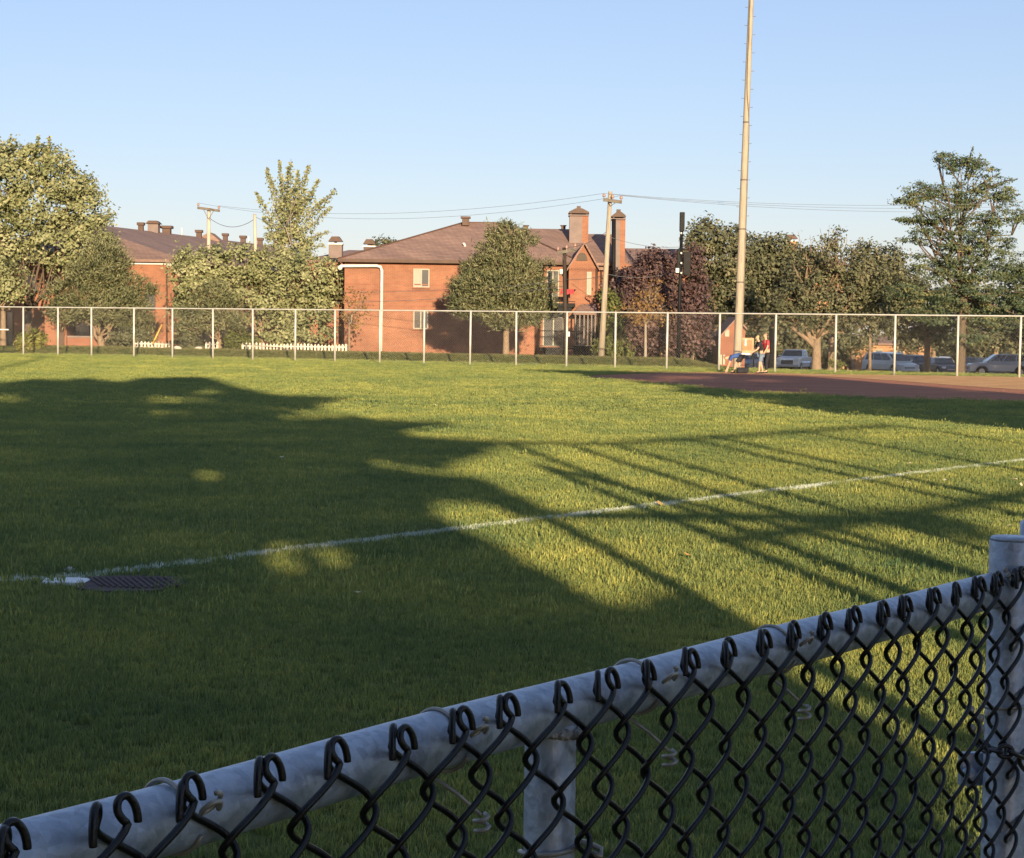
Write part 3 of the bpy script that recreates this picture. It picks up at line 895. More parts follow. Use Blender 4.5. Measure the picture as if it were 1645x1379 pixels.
tree('pine_tree', 'dark rounded pine with forked pale trunk beside the big maple', 'tree', 112, 163, 11, 540,
     [(163, 400, 24, 28), (160, 440, 50, 36), (120, 470, 45, 30), (200, 470, 48, 32), (160, 490, 78, 30), (110, 500, 36, 18), (215, 510, 34, 22), (225, 540, 26, 18), (170, 425, 40, 30)],
     'l_pine', 42, .30, .34, 'pine', shell=.6, per=30, aspect=.22, forks=[(160, 0)], arms=[((163, 552), (152, 538), (151, 505)), ((163, 552), (175, 540), (176, 505))])
# low shrubs at the left
tree('green_shrub', 'yellow green shrub behind the far fence under the big maple', 'shrub', 108, 50, 3, 562, [(50, 545, 18, 18), (38, 552, 14, 14), (62, 550, 13, 14)], 'l_shrub', 55, .2, .2, twigs=4)
tree('dark_shrub', 'dark shrub beside the forked pine trunk behind the far fence', 'shrub', 108.5, 205, 3, 560, [(205, 545, 30, 18), (225, 550, 16, 16), (185, 552, 16, 14)], 'l_dark', 50, .2, .22, twigs=4)
# bushy maples in the middle left
tree('maple_tree', 'broad bushy pale maple in front of the left brick block', 'tree', 114, 420, 10, 540,
     [(308, 438, 34, 32), (340, 422, 40, 30), (325, 462, 44, 30), (395, 425, 45, 30), (445, 435, 48, 34), (495, 440, 40, 38), (520, 470, 28, 34), (470, 490, 55, 40), (420, 480, 50, 38), (500, 520, 38, 36), (450, 530, 40, 28), (370, 455, 50, 28), (295, 420, 14, 22), (530, 440, 18, 20), (300, 480, 18, 20), (290, 500, 14, 16)],
     'l_maple', 20, .28, .40, shell=.6, per=44, spike_r=8, spikes=[((a_, 440), (b_, c_)) for a_, b_, c_ in ((300, 284, 412), (310, 298, 390), (330, 322, 398), (350, 348, 396), (375, 372, 392), (400, 404, 396), (425, 428, 392), (450, 446, 396), (490, 500, 402), (510, 528, 412), (525, 548, 424), (530, 556, 446))])
tree('maple_tree', 'tall upright pale maple rising behind the bushy maples', 'tree', 122, 460, 9, 440,
     [(465, 350, 26, 30), (455, 385, 24, 26), (485, 385, 26, 24), (470, 415, 36, 18), (475, 325, 22, 24)],
     'l_maple', 11, .28, .28, shell=.2, bark='bark_grey', per=24, twigs=20, spike_r=11,
     spikes=[((458, 390), (446, 256)), ((455, 390), (428, 270)), ((460, 380), (462, 268)), ((466, 385), (476, 272)), ((470, 385), (496, 266)), ((470, 380), (514, 290)), ((472, 385), (540, 306)), ((474, 390), (534, 335)), ((476, 395), (528, 372)), ((452, 385), (416, 312)), ((452, 395), (424, 350)), ((456, 400), (428, 376)), ((462, 350), (452, 285)), ((470, 345), (486, 285)), ((472, 350), (508, 310)), ((456, 350), (436, 290)), ((478, 400), (520, 395)), ((466, 330), (470, 262)), ((480, 360), (524, 322))])
tree('pine_tree', 'dark low pine in front of the bushy maples behind a picket fence', 'tree', 107.5, 352, 9, 545,
     [(335, 478, 30, 20), (352, 466, 24, 18), (322, 505, 40, 18), (362, 500, 34, 20), (300, 528, 22, 14), (350, 520, 42, 15), (305, 541, 20, 13)],
     'l_pine', 40, .29, .32, 'pine', shell=.6, per=30, aspect=.22)
tree('green_shrub', 'round green shrub between low pine and picket fence', 'shrub', 107, 385, 3, 562, [(385, 545, 22, 16), (372, 552, 14, 10), (398, 550, 14, 12)], 'l_vine', 50, .2, .2, twigs=4)
tree('dark_shrub', 'low dark shrub on the left of the low pine trunk', 'shrub', 106.5, 300, 3, 565, [(298, 552, 20, 13), (318, 556, 14, 10)], 'l_dark', 50, .2, .2, twigs=4)
tree('young_tree', 'thin brown leaved sapling against the brick wall left of the white pipe', 'tree', 106, 561, 3.5, 520,
     [(560, 480, 20, 22), (575, 500, 20, 20), (555, 510, 14, 18), (585, 475, 10, 12), (572, 525, 12, 12)], 'l_orange', 7, .2, .35, shell=.1, twigs=40, per=12)
# centre pine
tree('pine_tree', 'large dark pine standing in front of the middle brick building', 'tree', 103, 813, 10, 510,
     [(818, 376, 18, 20), (808, 398, 36, 22), (805, 425, 50, 26), (835, 440, 40, 30), (775, 455, 46, 24), (815, 460, 62, 30), (850, 475, 42, 26), (770, 485, 48, 20), (815, 500, 66, 20), (755, 497, 34, 10), (845, 505, 40, 14), (790, 405, 22, 18), (745, 462, 22, 16), (870, 490, 22, 16), (815, 518, 34, 12), (795, 372, 14, 12), (842, 385, 20, 14), (868, 428, 20, 14), (758, 430, 18, 12), (880, 462, 14, 12), (735, 488, 16, 10)],
     'l_pine', 44, .30, .32, 'pine', shell=.6, per=30, aspect=.22)
# vine / shrub at the leaning pole
tree('green_shrub', 'tall narrow green shrub behind the leaning pole', 'shrub', 101, 985, 4, 555, [(978, 480, 14, 22), (985, 520, 20, 24), (985, 555, 24, 22), (968, 560, 14, 20), (1000, 565, 16, 14)], 'l_vine', 45, .22, .25, twigs=8)
# purple plum
tree('plum_tree', 'purple leaved plum tree left of the black pole', 'tree', 108, 1062, 8, 540,
     [(1010, 470, 38, 36), (1050, 440, 40, 34), (1095, 440, 38, 34), (1118, 470, 26, 32), (1075, 485, 50, 34), (1030, 510, 50, 28), (1100, 515, 50, 28), (1000, 535, 30, 24), (1050, 415, 24, 18), (1110, 412, 22, 18), (1055, 548, 46, 24), (1110, 548, 36, 22)],
     'l_purple', 26, .27, .36, shell=.5, per=24, twigs=30)
tree('young_tree', 'slim sapling with dry orange leaves under the plum tree', 'tree', 96, 1037, 4.5, 520,
     [(1040, 480, 22, 22), (1055, 465, 14, 16), (1018, 498, 24, 14), (1060, 500, 20, 16), (1040, 510, 40, 10)], 'l_orange', 12, .2, .32, shell=.15, twigs=40, per=14, bark='bark_grey')
# dark trees beside the tall pole
tree('round_tree', 'dark round crowned tree left of the tall floodlight pole', 'tree', 128, 1150, 10, 510,
     [(1135, 380, 26, 26), (1165, 385, 28, 26), (1130, 420, 34, 34), (1170, 420, 34, 36), (1150, 460, 44, 34), (1180, 480, 38, 34), (1140, 500, 42, 26), (1120, 395, 16, 24)],
     'l_dark', 20, .34, .5, shell=.55, per=24)
tree('round_tree', 'dark round crowned tree right of the tall floodlight pole', 'tree', 132, 1240, 10, 515,
     [(1215, 405, 28, 28), (1250, 400, 30, 24), (1235, 440, 44, 34), (1280, 430, 36, 30), (1215, 470, 36, 34), (1260, 480, 46, 32), (1220, 505, 30, 20), (1205, 420, 22, 30)],
     'l_dark', 20, .34, .5, shell=.55, per=24)
tree('crabapple_tree', 'wide twiggy crabapple with forked pale trunk beside the pickup', 'tree', 112, 1312, 15, 545,
     [(1300, 440, 46, 32), (1345, 425, 40, 34), (1380, 440, 40, 34), (1290, 480, 56, 30), (1345, 480, 56, 34), (1395, 480, 40, 34), (1420, 450, 26, 30), (1270, 510, 42, 22), (1330, 515, 60, 18), (1390, 520, 46, 18), (1325, 395, 16, 18), (1345, 385, 9, 20), (1300, 410, 20, 18)],
     'l_dark', 16, .25, .38, shell=.4, per=26, twigs=70, sticks=[((1300, 440), (1281, 372)), ((1310, 440), (1300, 378)), ((1325, 430), (1318, 366)), ((1330, 430), (1332, 362)), ((1345, 430), (1343, 368)), ((1350, 430), (1362, 376)), ((1365, 430), (1378, 390)), ((1340, 430), (1352, 364))], arms=[((1312, 560), (1296, 545), (1270, 525)), ((1312, 560), (1316, 540), (1330, 515)), ((1312, 560), (1300, 540), (1290, 510))])
tree('crabapple_tree', 'second crabapple trunk leaning right behind the forked one', 'tree', 118, 1336, 11, 540,
     [(1370, 500, 36, 24), (1400, 500, 30, 22), (1355, 470, 34, 26)], 'l_dark', 18, .27, .4, shell=.4, per=20, twigs=20)
tree('round_tree', 'reddish topped dark tree between crabapple and tall locust', 'tree', 135, 1398, 5, 520,
     [(1390, 415, 26, 24), (1425, 420, 28, 26), (1400, 450, 40, 30), (1440, 455, 32, 32), (1420, 500, 44, 30), (1465, 470, 26, 36)],
     'l_dark', 20, .34, .5, shell=.55, per=24)
tree('locust_tree', 'tall feathery honey locust towering over the parked cars on the right', 'tree', 108, 1543, 15, 470,
     [(1515, 255, 24, 12), (1545, 262, 34, 20), (1570, 275, 26, 22), (1500, 310, 52, 18), (1465, 322, 30, 14), (1560, 315, 46, 26), (1610, 310, 28, 30), (1520, 350, 56, 22), (1590, 355, 44, 24), (1465, 355, 26, 8), (1635, 345, 20, 16), (1540, 390, 52, 24), (1600, 395, 40, 22), (1470, 385, 22, 7), (1500, 430, 50, 24), (1570, 430, 60, 28), (1630, 430, 40, 28), (1480, 470, 56, 22), (1560, 475, 70, 26), (1635, 480, 40, 30), (1500, 505, 50, 16), (1590, 515, 60, 20), (1650, 520, 40, 20), (1560, 545, 36, 14), (1480, 375, 20, 10)],
     'l_locust', 27, .22, .36, 'locust', shell=.25, per=40, aspect=.42, twigs=30, bark='bark_dark', forks=[(1548, 0)], spike_r=7, spikes=[((1545, 300), (1494, 246)), ((1550, 290), (1552, 240)), ((1555, 290), (1582, 246)), ((1560, 310), (1612, 276)), ((1540, 340), (1452, 312)), ((1540, 330), (1476, 296)), ((1545, 380), (1436, 352)), ((1545, 400), (1440, 382)), ((1560, 360), (1640, 350)), ((1560, 330), (1640, 312)), ((1570, 310), (1625, 290)), ((1540, 430), (1448, 408))])
tree('dark_tree', 'dark green broad tree spreading behind the locust trunk', 'tree', 140, 1490, 10, 530,
     [(1480, 490, 50, 30), (1450, 520, 40, 24), (1510, 530, 40, 22), (1540, 500, 46, 30), (1600, 500, 50, 34), (1640, 460, 36, 34), (1660, 520, 50, 30)],
     'l_dark', 16, .36, .5, shell=.5, per=22)
tree('dark_tree', 'dark tree at the far right edge behind the white wagon', 'tree', 176, 1600, 9, 545,
     [(1590, 540, 40, 24), (1640, 540, 44, 26), (1690, 520, 50, 40)], 'l_dark', 14, .4, .6, shell=.5, per=22)
tree('dark_tree', 'low dark tree in the car park behind the dark cars', 'tree', 182, 1500, 8, 555,
     [(1470, 548, 34, 18), (1515, 545, 34, 20), (1550, 552, 26, 18)], 'l_dark', 14, .4, .6, shell=.5, per=22)
tree('dark_tree', 'low dark tree between crabapple and brick wall in the car park', 'tree', 178, 1370, 8, 560,
     [(1360, 550, 26, 20), (1385, 545, 20, 16), (1340, 555, 20, 20)], 'l_dark', 14, .4, .6, shell=.5, per=22)
tree('green_shrub', 'small green shrub at the foot of the black pole', 'shrub', 93, 1114, 2, 590, [(1114, 588, 9, 7), (1106, 591, 6, 5)], 'l_vine', 50, .15, .14, twigs=3)
tree('green_shrub', 'tiny green bush on the grass at the crabapple trunk', 'shrub', 108, 1344, 2, 590, [(1342, 583, 10, 10), (1350, 588, 8, 7)], 'l_vine', 50, .15, .14, twigs=3)
# far tops over the middle roof
tree('far_tree', 'small far treetop showing over the roof left of the middle building', 'tree', 190, 610, 3, 420, [(600, 394, 10, 8), (616, 392, 12, 10), (630, 390, 8, 6)], 'l_dark', 12, .4, .4, shell=.3, twigs=8, per=12)
rs = thing('shade_tree', 'broad leafy tree beyond the right edge shading the car park', 'tree', (42, 113, H(42, 113)))
lb_ = [((36.5, 113, 6.5), (3.4, 3, 3.0)), ((42, 113, 8.5), (5, 4, 3.5)), ((47, 114, 6.5), (5, 4, 4)), ((40, 113, 4), (4.2, 3, 2.8)), ((45, 115, 3.5), (5, 4, 2.6)), ((37, 114, 9.2), (3, 3, 2.2)), ((52, 116, 5), (5, 4, 4))]
pos, nr, sz, ti, ax = leaves_in(lb_, 40, .36, .6, shell=.2, per=24)
k_ = pos[:, 0] / pos[:, 1] > .283
leaf_obj('crown', pos[k_], nr[k_], sz[k_], ti[k_], M['l_dark'], rs)
mb = MB().tube([(42, 113, -1), (42, 113, 2), (42, 113, 6)], [.35, .28, .2], 10)
for c, r_ in lb_: limb(mb, (42, 113, 3.2), c, .14, .04)
mb.build('trunk', M['bark'], rs, True)
# added dark foliage standing in for the shade under the plum and round trees
hm = []
for i in range(26):
    px = 996 + i * 6.4
    if px > 1150: continue
    hm.append((P(px, 565 + 3 * math.sin(i), 119 + math.sin(i * 1.7)), (.55, .6, 1.1)))
pos, nr, sz, ti, ax = leaves_in(hm, 22, .3, .35, per=20)
o = leaf_obj('shade_fill', pos, nr, sz, ti, M['l_dark'], None); tag(o, 'long dark foliage row added as the shade behind the plum tree and black pole', 'shade_fill')
hm = []  # added dark foliage: darkness under the trees, covering the walls behind
for i in range(30):
    hm.append((P(1192 + i * 5.6, 556 + 5 * math.sin(i * 1.3), 178 + 2 * math.sin(i * .7)), (1.0, 1.0, 2.4)))
pos, nr, sz, ti, ax = leaves_in(hm, 16, .4, .5, per=20)
o = leaf_obj('shade_fill', pos, nr, sz, ti, M['l_dark'], None); tag(o, 'dark foliage row added to darken the gap behind the pickup and the crabapple trunks', 'shade_fill')
hm = []  # added dark foliage as the darkness behind the car park trees
for i in range(40):
    hm.append((P(1195 + i * 13, 566 + 4 * math.sin(i * 1.3), 205 + 3 * math.sin(i * .7)), (1.3, 1.2, 2.0)))
pos, nr, sz, ti, ax = leaves_in(hm, 9, .5, .6, per=20)
o = leaf_obj('shade_fill', pos, nr, sz, ti, M['l_dark'], None); tag(o, 'far dark foliage row added to darken the back of the car park', 'shade_fill')

# trees behind the photographer: their crowns are shaped so that their shadows fall as in the photograph
def shadow_tree(label, X0, Yt, xr, zr, test, n, size, thick, trunk_h, rad):
    root = thing('shade_tree', label, 'tree', (X0, Yt, 0))
    nn = n * 6
    x = rng.uniform(*xr, nn); z = rng.uniform(*zr, nn); y = Yt + rng.uniform(-thick, thick, nn)
    t = z / SUND.z
    gx = x - SUND.x * t; gy = y - SUND.y * t
    k = gy > .5
    x, y, z, gx, gy = x[k], y[k], z[k], gx[k], gy[k]
    vx, vy, vz = gx, gy, np.full(len(gx), -HC)
    dd = vx * FW.x + vy * FW.y + vz * FW.z
    px = 822.5 + F * (vx * RT.x + vy * RT.y + vz * RT.z) / dd
    py = 689.5 - F * (vx * UP.x + vy * UP.y + vz * UP.z) / dd
    keep = test(px, py, gx, gy, x, z)
    x, y, z = x[keep][:n], y[keep][:n], z[keep][:n]
    n = len(x)
    pos = np.stack([x, y, z], 1)
    leaf_obj('crown', pos, rng.normal(size=(n, 3)), size * rng.uniform(.7, 1.3, n), np.clip(rng.normal(.5, .2, n), 0, 1), M['l_dark'], root, .7)
    mb = MB().tube([(X0, Yt, -.1), (X0, Yt, trunk_h * .5), (X0 + .1, Yt, trunk_h)], [rad * 1.3, rad, rad * .8], 10)
    idx = rng.choice(n, min(n, 40))
    for i in idx: limb(mb, (X0 + .1, Yt, trunk_h), pos[i], rad * .3, rad * .05, n=4)
    mb.build('trunk', M['bark'], root, True)
    return root
MAIN = [(-400, 640), (-60, 622), (0, 618), (60, 611), (100, 614), (135, 610), (200, 617), (230, 609), (330, 608), (375, 623), (440, 637), (556, 641), (505, 652), (520, 664), (610, 678), (725, 682), (700, 688), (640, 694), (650, 704), (760, 711), (850, 715), (780, 721), (770, 732), (720, 742), (700, 757), (640, 748), (585, 738), (600, 752), (690, 766), (760, 772), (800, 790), (850, 815), (878, 836), (846, 838), (775, 808), (700, 805), (676, 830), (732, 852), (780, 878), (850, 917), (925, 962), (1000, 990), (1060, 970), (1095, 962), (1170, 1003), (1200, 1060), (1290, 1110), (1400, 1180), (1500, 1300), (1560, 1500), (1700, 2600), (-400, 2600)]
def ell(px, py, cx, cy, rx, ry): return ((px - cx) / rx) ** 2 + ((py - cy) / ry) ** 2 < 1
def main_test(px, py, gx, gy, x, z):
    k = in_poly(px, py, MAIN)
    k |= (px < -60) & (py > 640) & (((x + 1) / 9) ** 2 + ((z - 6) / 6.5) ** 2 < 1)
    k |= (py >= 2600) & (px > -4000) & (px < 3200)
    u = rng.random(len(px))
    k &= ~(ell(px, py, 485, 897, 85, 25) & (u < .975))
    k |= in_poly(px, py, [(1385, 820), (1480, 832), (1580, 850), (1590, 874), (1480, 860), (1400, 840)]) & (u < .5)
    for c in ((285, 645, 60, 5), (15, 643, 30, 6), (330, 633, 25, 4), (275, 665, 30, 4), (520, 665, 50, 5), (470, 660, 60, 3), (500, 673, 60, 5), (320, 765, 45, 7)):
        k &= ~(ell(px, py, *c) & (u < .9))
    return k
shadow_tree('broad leafy tree behind the photographer shading the near grass', .8, -7, (-9, 8.6), (1.2, 13.4), main_test, 60000, .30, 1.1, 4.5, .32)
SIDE = [(820, 596), (1000, 598), (1180, 601.5), (1290, 605), (1340, 609), (1420, 616), (1500, 622), (1645, 634), (1800, 645), (1800, 720), (1645, 694), (1560, 684), (1400, 669), (1290, 665), (1220, 657), (1150, 652), (1130, 645), (1040, 629), (1100, 627), (1060, 620), (960, 611), (930, 603)]
def side_test(px, py, gx, gy, x, z):
    k = in_poly(px, py, SIDE)
    u = rng.random(len(px))
    for c in ((1010, 612, 90, 3), (1240, 632, 60, 3), (1100, 607, 50, 3), (1090, 622, 60, 2), (1200, 645, 50, 3), (1230, 612, 30, 2), (1430, 613, 30, 2), (1560, 628, 40, 2)):
        k &= ~(ell(px, py, *c) & (u < .9))
    return k
shadow_tree('tall leafy tree out on the right whose shade crosses the infield', 23, 12, (12, 34), (2, 15), side_test, 15000, .34, 1.2, 5.5, .35)

# ------------------------------------------------------------------ buildings
def rect(mb, px0, py0, px1, py1, d, th):
    """box with its front at distance d, filling the photo rectangle"""
    a = P(px0, (py0 + py1) / 2, d).x; b = P(px1, (py0 + py1) / 2, d).x
    z1 = P((px0 + px1) / 2, py0, d).z; z0 = P((px0 + px1) / 2, py1, d).z
    mb.span(a, b, d, d + th, z0, z1)
    return mb
def window(parent, px0, py0, px1, py1, d, mull=1, curtain=True, frame='cream_frame'):
    """wall-front window: frame with sill, panes and curtains"""
    a = P(px0, (py0 + py1) / 2, d).x; b = P(px1, (py0 + py1) / 2, d).x
    z1 = P((px0 + px1) / 2, py0, d).z; z0 = P((px0 + px1) / 2, py1, d).z
    t = .07
    fr = MB()
    fr.span(a, b, d - .05, d - .003, z1 - t, z1); fr.span(a, b, d - .05, d - .003, z0, z0 + t)
    fr.span(a, a + t, d - .047, d - .004, z0 + t, z1 - t); fr.span(b - t, b, d - .047, d - .004, z0 + t, z1 - t)
    for i in range(mull):
        c = a + (b - a) * (i + 1) / (mull + 1)
        fr.span(c - t / 2, c + t / 2, d - .045, d - .004, z0 + t, z1 - t)
    w = fr.build('window', M[frame], parent)
    MB().span(a - .06, b + .06, d - .12, d - .052, z0 - .08, z0 - .004).build('sill', M['brick_dark'], w)
    edges = [a + t] + [a + (b - a) * (i + 1) / (mull + 1) for i in range(mull)] + [b - t]
    for i in range(len(edges) - 1):
        MB().span(edges[i] + (t / 2 if i else 0), edges[i + 1] - (t / 2 if i < len(edges) - 2 else 0), d - .022, d - .008, z0 + t, z1 - t).build('pane', M['glass'] if not curtain else (M['curtain'] if i % 2 == 0 or curtain == 2 else M['glass']), w)
    return w
def wall_lamp(parent, px, py, d, r=.14):
    c = P(px, py, d)
    mb = MB().box((c.x, d - .1, c.z), (r * 2, .18, r * 2.2))
    return mb.build('wall_lamp', M['white_metal'], parent, False, .03)

# --- middle building
D = 113.0
mid = thing('brick_building', 'two storey orange brick block with hipped brown roof and two chimneys', 'building', (P(740, 560, D).x, D, -.3))
def X(px, d=D): return P(px, 500, d).x
def Z(px, py, d=D): return P(px, py, d).z
zE = Z(740, 418)
MB().span(X(553), X(914), D, D + 11, -.6, zE).build('wall', M['brick'], mid)
MB().span(X(500), X(552.6), D + 4, D + 13, -.6, zE - .1).build('wall', M['brick'], mid)
# gabled wing, 1 m proud
dg = D - 1.2
ap = P(939, 393, dg); gl = P(914, 431, dg); gr = P(960, 431, dg)
poly = [(gl.x, dg, -.6), (gr.x, dg, -.6), (gr.x, dg, gr.z), (ap.x, dg, ap.z), (gl.x, dg, gl.z)]
MB().prism(poly, (0, 0, 0), (0, 7, 0)).build('gable_wall', M['brick'], mid)
MB().span(X(960.5), X(1024), D + .8, D + 9, -.6, Z(990, 432)).build('wall', M['brick'], mid)
# courses of soldier brick standing slightly proud
for py in (457, 466, 483, 491):
    mb = MB(); zc = Z(640, py)
    mb.span(X(554), X(913), D - .025, D - .002, zc - .04, zc + .04)
    mb.build('brick_course', M['brick_dark'], mid)
# roofs
def hip(px0, px1, eave_py, rpx0, rpx1, ridge_py, d0, depth, name='roof'):
    dm = d0 + depth / 2
    e = [P(px0, eave_py, d0), P(px1, eave_py, d0)]
    z = (e[0].z + e[1].z) / 2
    a, b = Vector((e[0].x, d0, z)), Vector((e[1].x, d0, z))
    c, d_ = Vector((e[1].x, d0 + depth, z)), Vector((e[0].x, d0 + depth, z))
    r0, r1 = P(rpx0, ridge_py, dm), P(rpx1, ridge_py, dm)
    rz = r0.z; r1 = Vector((r1.x, dm, rz)); r0 = Vector((r0.x, dm, rz))
    mb = MB()
    mb.quad(a, b, r1, r0); mb.poly([b, c, r1]); mb.quad(c, d_, r0, r1); mb.poly([d_, a, r0])
    lo = Vector((0, 0, -.16))
    for p, q in ((a, b), (b, c), (c, d_), (d_, a)): mb.quad(p, q, q + lo, p + lo)
    mb.quad(a + lo, b + lo, c + lo, d_ + lo)
    o = mb.build(name, M['roof'], mid)
    return o, (a, b, r0, r1)
rf, info = hip(543, 932, 418.5, 745, 800, 358, D - .45, 12)
hip(700, 985, 421, 775, 938, 366.5, D + .2, 13)
hip(905, 1030, 430, 935, 985, 376, D + .4, 12)
a, b, r0, r1 = info
mb = MB().tube([a, r0, r1, b], .07, 6); mb.build('ridge_cap', M['roof_trim'], rf)
MB().span(a.x, b.x, a.y - .08, a.y - .003, a.z - .19, a.z + .01).build('eave_trim', M['roof_trim'], rf)
# gable roof: two thick slopes
mb = MB()
for e, sx in ((gl, -1), (gr, 1)):
    dv = Vector((e.x - ap.x, 0, e.z - ap.z)); dv = dv * 1.13
    p0 = Vector((ap.x, dg - .35, ap.z + .16)); p1 = p0 + dv
    pr = [p0, p1, p1 + Vector((0, 0, -.16)), p0 + Vector((0, 0, -.16))]
    mb.prism(pr, (0, 0, 0), (0, 8, 0))
mb.build('gable_roof', M['roof'], mid)
# arched louvre
c = P(935, 416, dg)
arc = [(c.x + .33 * math.cos(w), dg - .05, c.z - .12 + .5 * math.sin(w)) for w in [PI * i / 12 for i in range(13)]]
lv = MB().prism(arc, (0, 0, 0), (0, .045, 0)).build('louvre', M['roof_trim'], mid)
for i in range(5):
    z = c.z - .07 + i * .08; hw_ = .33 * math.sqrt(max(.05, 1 - ((z - c.z + .12) / .5) ** 2)) - .03
    MB().box((c.x, dg - .07, z), (hw_ * 2, .04, .035), rx=.5).build('slat', M['arm_wood'], lv)
# chimneys
def chimney(px0, px1, py0, py1, d, clad0, clad1):
    mb = MB(); rect(mb, px0, py0, px1, py1, d, 1.3)
    ch = mb.build('chimney', M['brick'], rf)
    mb = MB(); rect(mb, clad0, py0 + 1, clad1, py1, d - .06, .055); mb.build('cladding', M['cladding'], ch)
    a, b = P(px0 - 1, py0, d), P(px1 + 1, py0, d)
    z = a.z
    mb = MB().span(a.x, b.x, d - .12, d + 1.4, z + .002, z + .08); mb.build('crown_slab', M['cladding'], ch)
    w = b.x - a.x; cx = (a.x + b.x) / 2
    mb = MB()
    prof = [(cx - w * .52, 0, z + .16), (cx + w * .52, 0, z + .16), (cx + w * .50, 0, z + .26), (cx + w * .18, 0, z + .46), (cx, 0, z + .50), (cx - w * .18, 0, z + .46), (cx - w * .5, 0, z + .26)]
    mb.prism(prof, (0, d - .1, 0), (0, d + 1.35, 0))
    for sx in (-.4, .4): mb.span(cx + sx * w - .05, cx + sx * w + .05, d, d + .1, z + .08, z + .16)
    mb.span(cx - .12, cx + .12, d + .4, d + .7, z + .48, z + .64)
    mb.build('chimney_cap', M['roof_trim'], ch)
    return ch
chimney(915, 945, 347, 412, D + 4.0, 914.6, 935)
c2 = chimney(984.5, 1004, 353, 455, D - .2, 988, 996)
mb = MB(); q = P(986, 400, D - .3); q2 = P(986, 450, D - .3)
mb.tube([(P(986, 352, D - .4).x, D - .4, P(986, 352, D - .4).z), (q2.x, D - .4, q2.z - 1.5)], .13, 10); mb.build('flue', M['black_metal'], c2, True)
mb = MB().prism([(X(1003), 0, Z(1003, 421)), (X(1024), 0, Z(1024, 431)), (X(1024), 0, Z(1024, 436)), (X(1003), 0, Z(1003, 436))], (0, D + .6, 0), (0, D + 3, 0))
mb.build('wall', M['brick'], mid)
# roof vents and lamp
def vent(parent, px, py, d, w=.55, h=.4):
    c = P(px, py, d)
    mb = MB().box((c.x, d, c.z), (w * .7, w * .7, h)).box((c.x, d, c.z + h * .62), (w, w, h * .28))
    return mb.build('roof_vent', M['roof_trim'], parent, False, .02)
vent(rf, 748, 357, D + 5.0, .62, .45)
vent(rf, 845, 366, D + 6, .4, .2); vent(rf, 905, 366, D + 6, .4, .2)
cz = P(747, 395, D + 1.8)
MB().tube([(cz.x, D + 1.8, cz.z - .22), (cz.x, D + 1.75, cz.z), (cz.x - .06, D + 1.7, cz.z + .12), (cz.x - .12, D + 1.65, cz.z + .1)], .07, 8).build('vent_pipe', M['white_metal'], rf, True)
# windows and doors
window(mid, 664, 432, 690, 462, D); window(mid, 664, 499, 688, 529, D, curtain=False)
window(mid, 878, 434, 898, 488, D, curtain=False); window(mid, 872, 501, 906, 557, D, curtain=False)
window(mid, 942.5, 437, 950, 474, dg, mull=0, curtain=2)
window(mid, 560, 505, 566, 520, D + .0, mull=0, curtain=False)
for px, py in ((902.5, 437), (900, 507)): wall_lamp(mid, px, py, D)
wall_lamp(mid, 994, 446, D + .3, .12)
# drain pipe: big white pipe on the wall
z0 = Z(613, 567); zt = Z(580, 428)
pts = [(X(546.5), D - .3, zt - .12), (X(547.5), D - .3, zt), (X(605), D - .28, Z(605, 427.5)), (X(611), D - .25, Z(611, 429)), (X(613.2), D - .22, Z(613, 435)), (X(613), D - .2, z0)]
mb = MB().tube(pts, .09, 10); mb.ball(pts[0], .15); mb.build('drain_pipe', M['white_metal'], mid, True)
for px in (860.5, 958.5, 966):
    dd = D if px < 900 else (dg if px < 962 else D + .8)
    MB().tube([P(px, 424 if px < 900 else 432, dd - .07), P(px, 574, dd - .07)], .06, 6).build('downpipe', M['roof_trim'], mid, True)
# low brown box and stone step at the wall foot
mb = MB(); rect(mb, 640, 568, 700, 577, D - .6, .5); mb.build('window_well', M['roof_trim'], mid)
mb = MB(); rect(mb, 830, 570, 845, 577, D - .4, .35); mb.build('window_well', M['roof_trim'], mid)
# balconies
def balcony(px0, px1, py_rail, py_floor, py_bot, d0, dout, red=None):
    a, b = X(px0), X(px1)
    zf, zr, zb = Z(px0, py_floor), Z(px0, py_rail), Z(px0, py_bot)
    df = d0 - dout
    s = MB().span(a, b, df, d0 - .003, zb, zf).build('balcony', M['black_metal'], mid)
    if py_bot - py_floor < 8:
        MB().prism([(a + .2, df + .1, zb - .003), (b - .2, df + .1, zb - .003), (b - .6, d0 - .2, zb - .003), (a + 1.0, d0 - .2, zb - .003)], (0, 0, 0), (0, 0, -.25)).build('bracket', M['black_metal'], s)
    r = MB()
    r.span(a, b, df, df + .05, zr - .05, zr); r.span(a, b, df, df + .05, zf + .08, zf + .12)
    for xx in (a, b): r.span(xx - .025, xx + .025, df + .05, d0 - .003, zr - .05, zr)
    r.build('rail', M['black_metal'], s)
    n = int((b - a) / .17)
    proto = MB().box((0, 0, 0), (.03, .03, zr - .055 - zf - .125)).build('baluster', M['black_metal'], s)
    proto.matrix_parent_inverse = Matrix.Translation(-mid.location)
    zc = (zr - .055 + zf + .125) / 2
    proto.location = (a, df + .025, zc)
    for i in range(1, n + 1):
        copy_baluster = proto.copy(); C.objects.link(copy_baluster)
        copy_baluster.location = (a + (b - a) * i / n, df + .025, zc)
    return s
bal_u = balcony(889, 922, 466, 488, 494, D, 2.2)
bal_l = balcony(868, 937, 531, 558, 563, D, 2.0)
